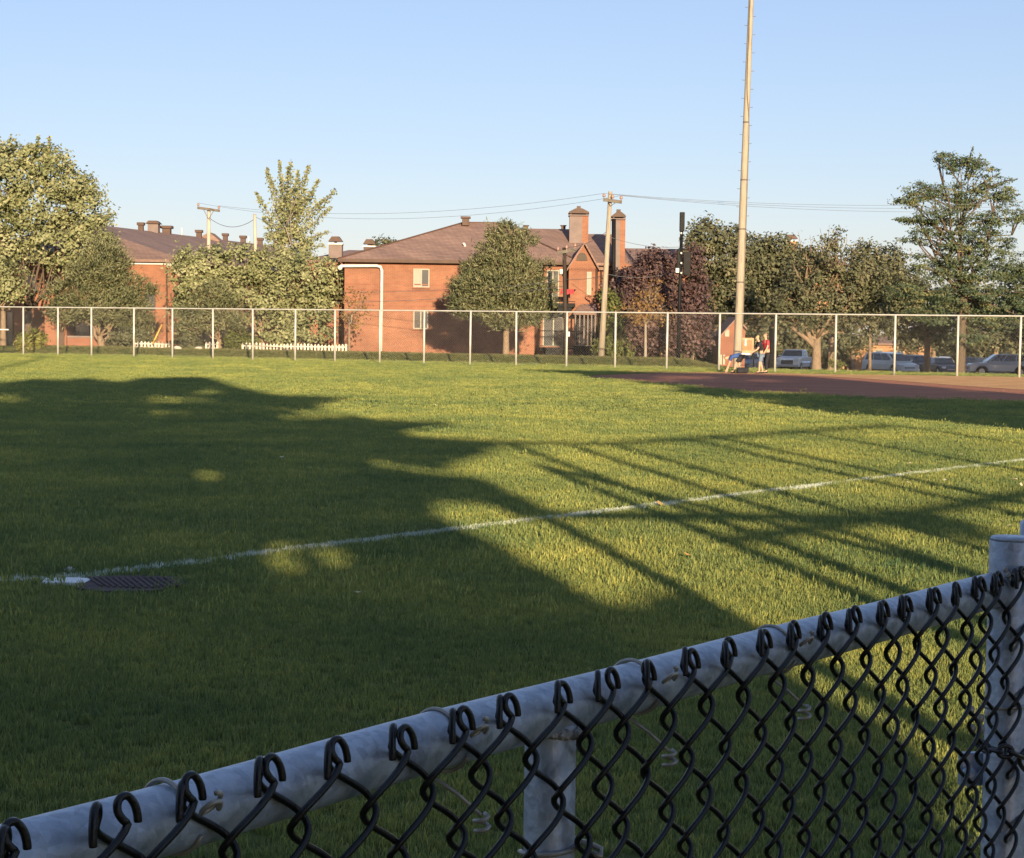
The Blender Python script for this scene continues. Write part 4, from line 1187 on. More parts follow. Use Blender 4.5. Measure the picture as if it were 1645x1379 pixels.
# red cloth on the upper railing
a, b = P(900, 466, D - 2.25), P(922, 466, D - 2.25)
mb = MB()
nseg = 14
for i in range(nseg):
    t0, t1 = i / nseg, (i + 1) / nseg
    xa, xb = a.x + (b.x - a.x) * t0, a.x + (b.x - a.x) * t1
    za, zb = .24 + .05 * math.sin(i * 1.9), .24 + .05 * math.sin((i + 1) * 1.9)
    ya, yb = D - 2.27 + .02 * math.sin(i * 2.3), D - 2.27 + .02 * math.sin((i + 1) * 2.3)
    mb.quad((xa, ya, a.z + .04), (xb, yb, a.z + .04), (xb, yb - .03, a.z - zb), (xa, ya - .03, a.z - za))
    mb.quad((xa, ya, a.z + .04), (xb, yb, a.z + .04), (xb, yb + .16, a.z + .03), (xa, ya + .16, a.z + .03))
o = mb.build('red_cloth', M['red_cloth']); tag(o, 'red cloth draped over the upper balcony rail of the middle building', 'cloth')
# entrance canopy and dark doorway
mb = MB(); rect(mb, 922, 503, 957, 575, dg - .04, .035); mb.build('doorway', M['dark'], mid)
a, b = P(921, 503, dg - 1.3), P(960, 503, dg - 1.3)
t1 = P(933, 489, dg); t2 = P(957, 489, dg)
mb = MB().prism([(a.x, a.y, a.z), (b.x, b.y, a.z), (b.x, b.y, a.z + .08), (a.x, a.y, a.z + .08)], (0, 0, 0), (0, 0, 0.001))
mb = MB(); mb.quad((a.x, a.y, a.z), (b.x, b.y, a.z), (t2.x, dg - .003, t2.z), (t1.x, dg - .003, t2.z)); mb.quad((a.x, a.y, a.z - .1), (b.x, b.y, a.z - .1), (t2.x, dg - .003, t2.z - .12), (t1.x, dg - .003, t2.z - .12)); mb.quad((a.x, a.y, a.z), (b.x, b.y, a.z), (b.x, b.y, a.z - .1), (a.x, a.y, a.z - .1))
mb.build('porch_roof', M['roof'], mid)
ry = dg - 1.2
pr = MB(); 
for px in (924, 931, 938, 944, 950, 956): pr.span(P(px, 540, ry).x - .04, P(px, 540, ry).x + .04, ry, ry + .08, -.3, Z(px, 505))
pr.span(X(922), X(957), ry - .03, ry - .003, Z(940, 556), Z(940, 554))
pr.build('porch_posts'.replace('posts', 'screen'), M['cladding'], mid)
mb = MB(); rect(mb, 921, 556, 958, 576, ry - .3, .1); mb.build('porch_wall', M['black_metal'], mid)
mb = MB().tube([P(917, 562, D - 2.4), P(917, 575, D - 2.4)], .3, 12); mb.build('planter', M['brick'], mid, True)

# --- left building: long block running away from us
D2 = 125.0
lb = thing('brick_building', 'long orange brick block at left partly hidden by the pines', 'building', (P(150, 560, D2).x, D2, -.3))
ax2 = Vector((5.8, 32, 0)).normalized()
fl, fr = P(-70, 418, D2), P(288, 418, D2)
ze2 = fr.z
fl = Vector((fl.x, D2, ze2)); fr = Vector((fr.x, D2, ze2))
br_, bl_ = fr + ax2 * 46, fl + ax2 * 46
low = lambda v: Vector((v.x, v.y, -.6))
mb = MB()
mb.quad(low(fl), low(fr), fr, fl); mb.quad(low(fr), low(br_), br_, fr); mb.quad(low(br_), low(bl_), bl_, br_); mb.quad(low(bl_), low(fl), fl, bl_)
mb.build('wall', M['brick'], lb)
ov = .45
e = [fl + Vector((-ov, -ov, 0)), fr + Vector((ov, -ov, 0)), br_ + Vector((ov, ov, 0)), bl_ + Vector((-ov, ov, 0))]
R1 = P(120, 357, 132); R2 = R1 + (P(432, 402, 166) - R1) * 1.05; R2.z = R1.z
mb = MB()
mb.poly([e[0], e[1], R1]); mb.quad(e[1], e[2], R2, R1); mb.poly([e[2], e[3], R2]); mb.quad(e[3], e[0], R1, R2)
for p, q in ((0, 1), (1, 2)): mb.quad(e[p], e[q], e[q] - up * .18, e[p] - up * .18)
r2 = mb.build('roof', M['roof'], lb)
mb = MB().span(fl.x, fr.x, D2 - .12, D2 - .003, ze2 - .32, ze2 - .12); mb.build('fascia', M['white_metal'], lb)
MB().tube([P(268, 424, D2 - .08), P(268, 568, D2 - .08)], .07, 6).build('downpipe', M['roof_trim'], lb, True)
pts = [P(268, 425, D2 - .2), P(276, 425, D2 - .2), P(281, 429, D2 - .2), P(282, 440, D2 - .2)]
MB().tube(pts, .12, 8).build('gutter_elbow', M['white_metal'], lb, True)
for t, w in ((.28, .55), (.40, .9), (.56, .6), (.70, .55), (.80, .6), (.9, .6), (1.0, .5)):
    q = R1.lerp(R2, t)
    mb = MB().box((q.x, q.y - .2, q.z + .1), (w * .7, w * .7, .5)).box((q.x, q.y - .2, q.z + .45), (w, w, .22))
    mb.build('roof_vent', M['roof_trim'], r2, False, .03)
for t in (.47, .83):
    q = R1.lerp(R2, t); MB().tube([q - up * .1, q + up * .55], .06, 6).build('vent_pipe', M['white_metal'], r2, True)
q = R1.lerp(R2, .62)
mb = MB().prism([(q.x - 1.2, 0, q.z - .3), (q.x + 1.0, 0, q.z - .3), (q.x + .1, 0, q.z + .45)], (0, q.y - 1.5, 0), (0, q.y + 1.5, 0)); mb.build('dormer', M['roof'], r2)
q = R1.lerp(R2, .34)
mb = MB().box((q.x, q.y - .3, q.z + .2), (.8, .8, .7)); mb.build('chimney', M['cladding'], r2)
mb = MB().prism([(q.x - .55, 0, q.z + .57), (q.x + .55, 0, q.z + .57), (q.x + .3, 0, q.z + .8), (q.x - .3, 0, q.z + .8)], (0, q.y - .9, 0), (0, q.y + .3, 0)); mb.build('chimney_cap', M['roof_trim'], r2)
# dark openings low on its wall
for px0, py0, px1, py1 in ((0, 500, 22, 560), (108, 515, 145, 545), (40, 440, 60, 470), (232, 470, 250, 500)):
    window(lb, px0, py0, px1, py1, D2, mull=1, curtain=False, frame='roof_trim')
# brick garden wall / shed at far left
sh = thing('brick_shed', 'small sunlit brick shed between the maple trunk and forked pine', 'shed', (P(88, 560, 114).x, 114, 0))
mb = MB(); rect(mb, 72, 505, 107, 566, 114, 2.0); mb.build('wall', M['brick'], sh)
mb = MB(); rect(mb, 70, 501, 109, 505, 113.8, 2.4); mb.build('roof', M['roof'], sh)
mb = MB(); rect(mb, 92, 522, 103, 566, 113.94, .055); mb.build('door', M['roof_trim'], sh)
bw = thing('brick_wall', 'low red brick garden wall behind the forked pine trunk', 'wall', (P(130, 560, 113).x, 113, 0))
mb = MB(); rect(mb, 108, 543, 165, 570, 113, .3); mb.build('masonry', M['brick_dark'], bw)
mb = MB(); rect(mb, 107.5, 540, 166, 543, 112.9, .5); mb.build('coping', M['cladding'], bw)

# --- back buildings
def house(label, px0, px1, eave, ridge, rp0, rp1, d, depth, mat='brick', chim=(), wins=()):
    h = thing('brick_house', label, 'house', (P((px0 + px1) / 2, 560, d).x, d, -1))
    x0, x1 = P(px0, eave, d).x, P(px1, eave, d).x
    z = P((px0 + px1) / 2, eave, d).z
    MB().span(x0, x1, d, d + depth, -3, z).build('wall', M[mat], h)
    o = .4
    a, b, c, e_ = Vector((x0 - o, d - o, z)), Vector((x1 + o, d - o, z)), Vector((x1 + o, d + depth + o, z)), Vector((x0 - o, d + depth + o, z))
    dm = d + depth / 2
    q0, q1 = P(rp0, ridge, dm), P(rp1, ridge, dm); q1.z = q0.z
    mb = MB(); mb.quad(a, b, q1, q0); mb.poly([b, c, q1]); mb.quad(c, e_, q0, q1); mb.poly([e_, a, q0]); mb.quad(a - up * .15, b - up * .15, b, a); mb.quad(a - up * .15, b - up * .15, c - up * .15, e_ - up * .15)
    r = mb.build('roof', M['roof'], h)
    for (p0, p1, y0, y1, dd, mt) in chim:
        mb = MB(); rect(mb, p0, y0, p1, y1, dd, 1.2); ch = mb.build('chimney', M[mt], r)
        mb = MB(); rect(mb, p0 - 1, y0 - 2, p1 + 1, y0, dd - .1, 1.4); mb.build('crown_slab', M['white_metal'], ch)
        aa, bb = P(p0 - 1, y0 - 2, dd), P(p1 + 1, y0 - 2, dd); cx = (aa.x + bb.x) / 2; w = bb.x - aa.x
        mb = MB().prism([(aa.x, 0, aa.z + .15), (bb.x, 0, aa.z + .15), (cx + w * .25, 0, aa.z + .55), (cx - w * .25, 0, aa.z + .55)], (0, dd, 0), (0, dd + 1, 0)); mb.span(cx - .1, cx + .1, dd + .3, dd + .5, aa.z, aa.z + .16)
        mb.build('chimney_cap', M['roof_trim'], ch)
    for w in wins: window(h, *w, d, mull=1, curtain=False)
    return h
house('far brick house with grey chimney seen behind the tall upright maple', 495, 660, 419, 402, 560, 640, 152, 12, 'brick_dark', chim=((528, 549, 393, 415, 150, 'cladding'), (584, 602, 397, 404, 156, 'roof_trim')))
house('far brick house with long brown roof behind the plum tree', 985, 1125, 428, 399, 1000, 1110, 128, 10, 'brick', wins=((1012, 440, 1020, 455),))
house('far brick house with pale chimney top above the dark round trees', 1150, 1360, 425, 401, 1200, 1310, 190, 12, 'brick_tan', chim=((1262, 1281, 388, 420, 188, 'brick_tan'),), wins=((1180, 520, 1195, 545), (1225, 520, 1240, 545)))
house('far low tan brick building behind the parked cars', 1325, 1500, 552, 538, 1360, 1470, 196, 10, 'brick_tan', wins=((1405, 562, 1418, 574), (1440, 562, 1452, 574)))
# brick hut near the tall pole
ht = thing('brick_hut', 'narrow gabled brick hut with white board left of the tall pole', 'hut', (P(1172, 580, 112).x, 112, H(P(1172, 580, 112).x, 112)))
dh = 112
a, b, t = P(1157, 545, dh), P(1197, 545, dh), P(1183, 512, dh)
MB().prism([(a.x, dh, -1), (b.x, dh, -1), (b.x, dh, P(1197, 528, dh).z), (t.x, dh, t.z), (a.x, dh, P(1157, 540, dh).z)], (0, 0, 0), (0, 4, 0)).build('wall', M['brick_dark'], ht)
mb = MB()
for q in (P(1155, 543, dh), P(1199, 530, dh)):
    dv = Vector((q.x - t.x, 0, q.z - t.z)); p0 = Vector((t.x, dh - .3, t.z + .1)); p1 = p0 + dv
    mb.prism([p0, p1, p1 - up * .12, p0 - up * .12], (0, 0, 0), (0, 4.6, 0))
mb.build('roof', M['roof'], ht)
mb = MB(); rect(mb, 1164.5, 530, 1171.5, 541, dh - .08, .075); mb.build('board', M['cream_frame'], ht)
mb = MB()
for px in (1158, 1163): 
    q = P(px, 578, dh - .05); mb.box((q.x, q.y, q.z), (.12, .06, .6))
mb.build('pale_post'.replace('pale_', ''), M['cream_frame'], ht)
# leaning hut post
# cabinet on legs right of the tall pole
cb = thing('notice_cabinet', 'brown framed cabinet on a dark post right of the tall pole', 'cabinet', (P(1200, 585, 93.5).x, 93.5, H(P(1200, 585, 93.5).x, 93.5)))
mb = MB(); rect(mb, 1190, 543, 1211, 567, 93.5, .35); mb.build('body', M['cardboard'], cb, False, .03)
mb = MB(); rect(mb, 1189, 567.3, 1207, 570.5, 93.4, .5); mb.build('shelf', M['white_plate'], cb)
mb = MB(); rect(mb, 1192.5, 546, 1208.5, 563, 93.46, .035); mb.build('door', M['brick_tan'], cb)
mb = MB(); rect(mb, 1196.5, 545.5, 1199, 556, 93.42, .035); mb.build('strip', M['white_plate'], cb)
MB().tube([P(1188, 541, 93.6), P(1188, 599, 93.6)], .045, 8).build('post', M['black_metal'], cb, True)
MB().tube([P(1210.5, 541, 93.7), P(1210.5, 599, 93.7)], .035, 8).build('post', M['black_metal'], cb, True)

# ------------------------------------------------------------------ poles and wires
tp = thing('floodlight_pole', 'very tall pale wooden pole with climbing pegs rising out of the picture', 'pole', (P(1184, 575, 92).x, 92, H(P(1184, 575, 92).x, 92)))
b0, b1, b2 = P(1184.3, 585, 92), P(1194.5, 300, 92), P(1209, -60, 92)
b3 = b2 + (b2 - b1) * .25
mb = MB(); pts = []; rds = []
anch = [(b0 - up * 1.0, .215), (b0, .21), (b1, .165), (b2, .115), (b3, .10)]
for i in range(len(anch) - 1):
    for j in range(6):
        t = j / 6; pts.append(anch[i][0].lerp(anch[i + 1][0], t)); rds.append(anch[i][1] * (1 - t) + anch[i + 1][1] * t)
pts.append(anch[-1][0]); rds.append(anch[-1][1])
mb.tube(pts, rds, 14); mb.build('shaft', M['pole_wood'], tp, True)
def on_pole(z):
    for i in range(len(pts) - 1):
        if pts[i].z <= z <= pts[i + 1].z:
            t = (z - pts[i].z) / (pts[i + 1].z - pts[i].z); return pts[i].lerp(pts[i + 1], t), rds[i] * (1 - t) + rds[i + 1] * t
    return pts[-1], rds[-1]
z = 2.6; i = 0
while z < b3.z - .5:
    c, r = on_pole(z); sx = 1 if i % 2 else -1
    MB().tube([c + Vector((sx * r * .8, -.02, 0)), c + Vector((sx * (r + .13), -.03, 0)), c + Vector((sx * (r + .135), -.03, .035))], .012, 5).build('climbing_peg', M['arm_wood'], tp, True)
    z += .44; i += 1
cab = []
for i in range(60):
    z = 2.0 + (b3.z - 2.2) * i / 59; c, r = on_pole(z); w = 1.1 + .9 * math.tanh((z - 12.5) * .9)
    cab.append(c + Vector((math.cos(w) * (r + .012), -math.sin(w) * (r + .012), 0)))
MB().tube(cab, .022, 6).build('cable', M['arm_wood'], tp, True)
for z in (4.2, 6.8, 9.2, 12.0):
    c, r = on_pole(z); MB().tube([c - up * .035, c + up * .035], r + .008, 14).build('band', M['arm_wood'], tp, True)
# lamp bar on top (above the frame)
MB().box((b3.x, 91.8, b3.z - .2), (2.4, .12, .14)).build('lamp_bar', M['galv_far'], tp)
for sx in (-1, -.33, .33, 1):
    mb = MB().tube([(b3.x + sx, 91.7, b3.z + .05), (b3.x + sx, 91.45, b3.z - .05)], [.12, .26], 12); mb.build('lamp_head', M['galv_far'], tp, True)

def crossarm_pole(label, base, top, d, r0, r1, wood, arm=None, armtilt=0, ins=True):
    a, b = P(*base, d), P(*top, d)
    t = thing('utility_pole', label, 'pole', (a.x, d, H(a.x, d)))
    lo = a + (a - b).normalized() * max(.2, (a.z - H(a.x, d)) + .3)
    MB().tube([lo, a.lerp(b, .5), b], [r0 * 1.03, (r0 + r1) / 2, r1], 12).build('shaft', M[wood], t, True)
    tips = []
    if arm:
        l, r = P(*arm[0], d - .25), P(*arm[1], d - .25)
        dv = (r - l)
        mb = MB(); mb.box((l + r) / 2, (dv.length, .12, .16), ry=-math.atan2(dv.z, dv.x)); mb.build('crossarm', M['arm_wood'], t)
        for f_ in ((.04, .5, .96) if ins else (.04, .96)):
            q = l.lerp(r, f_)
            mb = MB().tube([q + up * .06, q + up * .14], .025, 6); mb.tube([q + up * .14, q + up * .2, q + up * .26, q + up * .32], [.06, .085, .06, .045], 8)
            mb.build('insulator', M['insul'], t, True); tips.append(q + up * .32)
        for sx in (.25, .75):
            MB().tube([l.lerp(r, sx), b - up * .75 + Vector((0, -r1, 0))], .018, 5).build('brace', M['arm_wood'], t, True)
    return t, tips
pc, tc_ = crossarm_pole('pale leaning utility pole with short crossarm in front of the middle building', (965.5, 578), (980.5, 308), 95, .165, .10, 'pole_wood', ((969, 321), (999, 325)))
pc['label'] = 'pale leaning utility pole with short crossarm between middle building and plum tree'
pa, ta = crossarm_pole('pale utility pole with tilted crossarm above the left roof', (335, 420), (335.5, 334), 122, .14, .11, 'pole_grey', ((317, 334), (353, 339)), ins=False)
pb, tb = crossarm_pole('thin pale pole without crossarm right of the one with a tilted crossarm', (411, 430), (409, 344), 118, .12, .09, 'pole_grey')
pd, td = crossarm_pole('dark stained utility pole with crossarm in front of the balconies', (909, 580), (906.5, 398), 99, .11, .10, 'pole_dark', ((895, 407), (925, 401)))
mb = MB(); rect(mb, 910, 533, 915.5, 541, 98.6, .2); mb.build('meter_box', M['white_metal'], pd, False, .02)
# wires
def cable(label, a, b, sag, r=.008, group='overhead wires'):
    a, b = Vector(a), Vector(b)
    pts_ = [a.lerp(b, i / 24) - up * (sag * 4 * (i / 24) * (1 - i / 24)) for i in range(25)]
    o = MB().tube(pts_, r, 5).build('power_line', M['wire_dark'])
    return tag(o, label, 'wire', group)
cable('upper overhead wire from left pole to the leaning pole', ta[1], tc_[0], .75)
cable('lower overhead wire from left pole to the leaning pole', ta[0], tc_[2], 1.1)
far_r = [P(1760, y, 100) for y in (318, 325, 333)]
for i, w in enumerate(('top', 'middle', 'lowest')):
    cable('%s of three overhead wires running right from the leaning pole' % w, tc_[i], far_r[i], .5)
cable('slack cable hanging between the two pale left poles', P(336, 350, 121.5), P(409, 352, 118), .55, .018)
cable('cable running right from the thin left pole into the maple', P(409, 348, 118), P(470, 362, 122), .2, .014)
cable('dark wire crossing the left brick wall to the dark pole', P(540, 470, 108), P(907, 452, 99), .15, .012)
cable('second dark wire lower across the middle brick wall to the dark pole', P(540, 486, 108), P(907, 460, 99), .2, .012)
cable('wire from dark pole over the gable to the leaning pole', P(907, 449, 99), P(972, 442, 95), .1, .012)
cable('wire from the leaning pole into the plum tree', P(973, 440, 95), P(1088, 436, 97), .25, .012)
cable('thin wire from dark crossarm up to the far chimney wires', P(908, 398, 99), P(975, 372, 95), .2, .01)
cable('thin wire from the leaning pole over the plum tree', P(977, 380, 95), P(1092, 397, 97), .2, .011)
cable('slanting guy wire across the gable wall', P(917, 455, 99), P(950, 478, 106), .02, .009)

bk = thing('speaker_pole', 'slender black pole with a black box on top and dark panels lower down', 'pole', (P(1089, 590, 94).x, 94, H(P(1089, 590, 94).x, 94)))
MB().tube([P(1089, 600, 94), P(1091.5, 480, 94), P(1095, 372, 94)], [.11, .09, .08], 10).build('shaft', M['black_metal'], bk, True)
mb = MB(); rect(mb, 1092.3, 341, 1100, 372, 93.85, .28); mb.build('top_box', M['black_metal'], bk, False, .02)
mb = MB(); rect(mb, 1098, 405, 1109.5, 442, 93.7, .22); mb.build('side_panel', M['black_metal'], bk, False, .015)
mb = MB(); rect(mb, 1088, 401, 1093, 440, 93.9, .2); mb.build('back_panel', M['black_metal'], bk, False, .015)
mb = MB(); rect(mb, 1085.5, 431, 1091, 438.5, 93.6, .15); mb.build('white_box', M['white_metal'], bk, False, .02)
for py in (375, 407, 423, 439): MB().ball(P(1094.3, py, 93.75), .055, 8, 6).build('clamp', M['white_metal'], bk, True)

# pole behind the photographer
lp = thing('light_pole', 'tall wooden pole behind the photographer casting the thin shadow at far left', 'pole', (-5.2, -10, 0))
MB().tube([(-5.2, -10, -.1), (-5.2, -10, 19.6)], [.2, .12], 12).build('shaft', M['pole_wood'], lp, True)
MB().box((-5.2, -10, 19.3), (2.4, .12, .14)).build('lamp_bar', M['galv_far'], lp)

# ------------------------------------------------------------------ picket fences, stick
def pickets(label, px0, px1, py0, py1, d, pitch=.19):
    a, b = P(px0, py1, d), P(px1, py1, d)
    h = P(px0, py0, d).z - a.z
    t = thing('picket_fence', label, 'fence', (a.x, d, H(a.x, d)))
    z0 = a.z
    n = max(2, int((b.x - a.x) / pitch))
    mb = MB()
    for zz in (.25, .7): mb.span(a.x, b.x, d + .03, d + .06, z0 + h * zz - .03, z0 + h * zz + .03)
    mb.build('rail', M['picket'], t)
    me = MB().prism([(-.055, 0, -.45), (.055, 0, -.45), (.055, 0, h - .07), (0, 0, h), (-.055, 0, h - .07)], (0, 0, 0), (0, .022, 0)).mesh('picket', M['picket'])
    for i in range(n + 1):
        o = bpy.data.objects.new('picket', me); C.objects.link(o); o.parent = t; o.matrix_parent_inverse = Matrix.Translation(-t.location)
        o.location = (a.x + (b.x - a.x) * i / n, d, z0 + .03 * math.sin(i * .45) + random.uniform(-.02, .02)); o.rotation_euler = (0, random.uniform(-.03, .03), 0)
    return t
pickets('low cream picket fence beside the yellow stick', 216, 272, 548.5, 561, 107)
pickets('short cream picket fence piece beside the low pine trunk', 331, 349, 549, 563, 105.5)
pickets('long cream picket fence below the bushy maple', 390, 556, 551, 567, 104.5)
st = MB().tube([P(245, 553, 106.6), P(260, 522, 107.2)], .045, 8).build('wooden_stick', M['yellow_wood'], None, True)
tag(st, 'yellow wooden stick leaning above the low picket fence', 'stick')
for i, (px, py) in enumerate(((284, 561), (320, 562), (400, 566))):
    c = P(px, py + 1, 105)
    mb = MB().ball(c, (.32, .25, .2), 9, 6)
    me = mb.v; mb.v = [(x + random.uniform(-.03, .03), y + random.uniform(-.03, .03), z + random.uniform(-.03, .03)) for x, y, z in me]
    tag(mb.build('pale_stone', M['cladding'] if i == 2 else M['picket'], None), ('pale stone left of the low pine on the bank', 'pale stone beside the low pine trunk on the bank', 'grey stone at the left end of the long picket fence')[i], 'stone')

# ------------------------------------------------------------------ base, mat, scraps on the grass
c = G(106, 938); rot = .12
o = MB().prism([(-.17, -.14, 0), (.15, -.17, 0), (.19, .1, 0), (.02, .16, 0), (-.16, .1, 0)], (0, 0, .004), (0, 0, .045)).build('base_plate', M['white_plate'], None, False, .006)
o.location = c; o.rotation_euler = (0, 0, rot); o.scale = (.9, .8, .6); tag(o, 'worn white base plate at the left end of the brown mat', 'base')
mt_ = thing('rubber_mat', 'dark brown ribbed rubber mat lying on the grass below the painted line', 'mat', (mat_c.x, mat_c.y, 0))
pts_ = [G(130, 936), G(120, 950), G(165, 956), G(255, 954), G(303, 941), G(285, 932), G(220, 929), G(160, 931)]
mb = MB().prism([p + Vector((0, 0, .006)) for p in pts_], (0, 0, 0), (0, 0, .018)); mb.build('sheet', M['mat_brown'], mt_)
for i in range(13):
    f0 = 142 + i * 10.2
    a = G(f0, 934) ; b = G(f0 + 22, 951.5 - abs(i - 6) * .5)
    dv = b - a
    MB().box(((a.x + b.x) / 2, (a.y + b.y) / 2, .028), (dv.length, .020, .009), rz=math.atan2(dv.y, dv.x)).build('rib', M['mat_brown'], mt_, False, .003)
sc = G(112, 920)
mb = MB()
for i in range(9):
    q = sc + Vector((random.uniform(-.03, .03), random.uniform(-.03, .03), random.uniform(.01, .035)))
    n = Vector((random.gauss(0, 1), random.gauss(0, 1), random.gauss(0, 1))).normalized(); a = n.orthogonal().normalized() * .02; b = n.cross(a)
    mb.quad(q - a, q - b, q + a, q + b)
tag(mb.build('paper_scrap', M['paper']), 'crumpled white scrap on the painted line above the base plate', 'scrap')
lm = MB().prism([(-.04, 0, 0), (-.015, -.025, .008), (.02, -.02, .004), (.045, 0, .014), (.02, .022, .002), (-.015, .025, .01)], (0, 0, 0), (0, 0, .002))
me_f, me_p = lm.mesh('fallen_leaf', M['fallen']), lm.mesh('fallen_leaf', M['pale_leaf'])
for px, py, br in ((1103, 902, 1), (1060, 818, 1), (574, 965, 0), (1543, 736, 0), (1461, 751, 0), (1517, 778, 0), (1461, 765, 0), (1631, 777, 0), (1640, 786, 0), (1620, 854, 0), (453, 741, 0), (239, 673, 0), (1608, 846, 0), (1460, 783, 0), (905, 690, 0), (700, 655, 0)):
    c = G(px, py)
    o = bpy.data.objects.new('fallen_leaf', me_f if br else me_p); C.objects.link(o)
    o.location = (c.x, c.y, .05); o.rotation_euler = (random.uniform(-.5, .5), random.uniform(-.5, .5), random.uniform(0, 6)); sc_ = 1.0 if br else .8
    o.scale = (sc_,) * 3
    tag(o, ('dry brown leaf lying on lit grass below the painted line' if py > 850 else 'dry brown leaf lying right on the painted line') if br else 'small pale fallen leaf on the grass', 'leaf', 'fallen leaves on the grass')

# ------------------------------------------------------------------ cars
def car(label, kind, paintm, px, py, d, heading, name='parked_car'):
    """heading: direction of the nose, radians, 0 = +X (right)"""
    x = P(px, py, d).x; z = H(x, d)
    t = thing(name, label, 'pickup' if kind == 'pickup' else 'car', (x, d, z), heading, local=True)
    if kind == 'pickup':
        L_, W, Hh = 5.7, 2.0, 1.90
        prof = [(-2.85, .55), (-2.85, 1.22), (-.75, 1.25), (-.75, 1.25), (1.05, 1.27), (2.70, 1.18), (2.85, .95), (2.85, .5)]
        cab = [(-.85, 1.24), (1.25, 1.26), (.55, 1.86), (-.7, 1.88)]; wx = (-1.75, 1.85); wr = .40
    elif kind == 'suv':
        L_, W, Hh = 4.8, 1.9, 1.72
        prof = [(-2.4, .42), (-2.4, .98), (-2.3, 1.08), (.95, 1.06), (2.2, .95), (2.4, .75), (2.4, .4)]
        cab = [(-2.28, 1.07), (1.15, 1.05), (.35, 1.66), (-.6, 1.72), (-2.0, 1.64)]; wx = (-1.42, 1.45); wr = .36
    elif kind == 'van':
        L_, W, Hh = 4.9, 1.95, 1.75
        prof = [(-2.45, .38), (-2.45, 1.0), (-2.4, 1.08), (1.3, 1.02), (2.2, .85), (2.45, .65), (2.45, .35)]
        cab = [(-2.38, 1.06), (1.6, 1.0), (.6, 1.68), (-.6, 1.76), (-2.1, 1.70)]; wx = (-1.5, 1.5); wr = .34
    else:
        L_, W, Hh = 4.5, 1.8, 1.46
        prof = [(-2.25, .38), (-2.25, .88), (-2.1, .98), (.9, .93), (2.0, .80), (2.25, .62), (2.25, .35)]
        cab = [(-1.85, .96), (1.1, .92), (.25, 1.42), (-.75, 1.46), (-1.3, 1.40)]; wx = (-1.35, 1.38); wr = .33
    hw_ = W / 2
    zb = prof[0][1]
    # lower body with wheel arches
    bottom = []
    for cx in (wx[1], wx[0]):
        rr = wr + .08
        arc_ = [(cx + rr * math.cos(w), max(zb - .12, wr + rr * math.sin(w))) for w in [PI * i / 8 for i in range(9)]]
        bottom += arc_
    bodyp = prof[:-1] + [(prof[-1][0], zb - .12)] + bottom + [(prof[0][0], zb - .12)]
    bm = bmesh.new()
    def side(y, k): return [bm.verts.new((p[0], y * (k if p[1] > .8 else 1), p[1])) for p in bodyp]
    s1, s2 = side(-hw_, .97), side(hw_, .97)
    bm.faces.new(s1); bm.faces.new(list(reversed(s2)))
    for i in range(len(bodyp)):
        j = (i + 1) % len(bodyp); bm.faces.new((s1[j], s1[i], s2[i], s2[j]))
    bmesh.ops.recalc_face_normals(bm, faces=bm.faces)
    me = bpy.data.meshes.new('body'); bm.to_mesh(me); bm.free(); me.materials.append(paintm)
    body = bpy.data.objects.new('body', me); C.objects.link(body); body.parent = t
    bv = body.modifiers.new('bevel', 'BEVEL'); bv.width = .06; bv.segments = 2; bv.limit_method = 'ANGLE'
    # cabin: inset towards the roof
    ztop = max(p[1] for p in cab); zlow = min(p[1] for p in cab)
    def yw(zz): return hw_ * (.95 - .17 * (zz - zlow) / (ztop - zlow))
    mb = MB(); k = len(cab)
    mb.v = [(p[0], -yw(p[1]), p[1] - .02 if i < 2 else p[1]) for i, p in enumerate(cab)] + [(p[0], yw(p[1]), p[1] - .02 if i < 2 else p[1]) for i, p in enumerate(cab)]
    mb.f = [tuple(range(k)), tuple(reversed(range(k, 2 * k)))] + [(i, k + i, k + (i + 1) % k, (i + 1) % k) for i in range(k)]
    set_local(mb.build('cabin', paintm, t, False, .05))
    # glass: windscreen, rear, side windows, 4 mm proud
    def inset(a, b, f0, f1): return a + (b - a) * f0, a + (b - a) * f1
    A1, A2 = cab[1], cab[2]
    def glassquad(p, q, nx, name):
        g = MB(); z0, z1 = p[1] + (q[1] - p[1]) * .12, p[1] + (q[1] - p[1]) * .9
        x0, x1 = p[0] + (q[0] - p[0]) * .12, p[0] + (q[0] - p[0]) * .9
        n = Vector((nx * abs(q[1] - p[1]), 0, abs(q[0] - p[0]))).normalized() * .012
        pts = [Vector((x0, -yw(z0) * .93, z0)), Vector((x0, yw(z0) * .93, z0)), Vector((x1, yw(z1) * .9, z1)), Vector((x1, -yw(z1) * .9, z1))]
        g.prism([v + n for v in pts], (0, 0, 0), n * .5); set_local(g.build(name, M['car_glass'], t))
    glassquad(A1, A2, 1, 'windscreen')
    glassquad(cab[0], cab[-1], -1, 'rear_window')
    zz0, zz1 = zlow + (ztop - zlow) * .16, zlow + (ztop - zlow) * .84
    def xat(i0, i1, z):
        a, b = cab[i0], cab[i1]; return a[0] + (b[0] - a[0]) * (z - a[1]) / (b[1] - a[1] + 1e-9)
    xf0, xf1 = xat(1, 2, zz0) - .14, xat(1, 2, zz1) - .14
    xr0, xr1 = xat(0, k - 1, zz0) + .16, xat(0, k - 1, zz1) + .16
    nw = 2 if kind in ('pickup', 'sedan') else 3
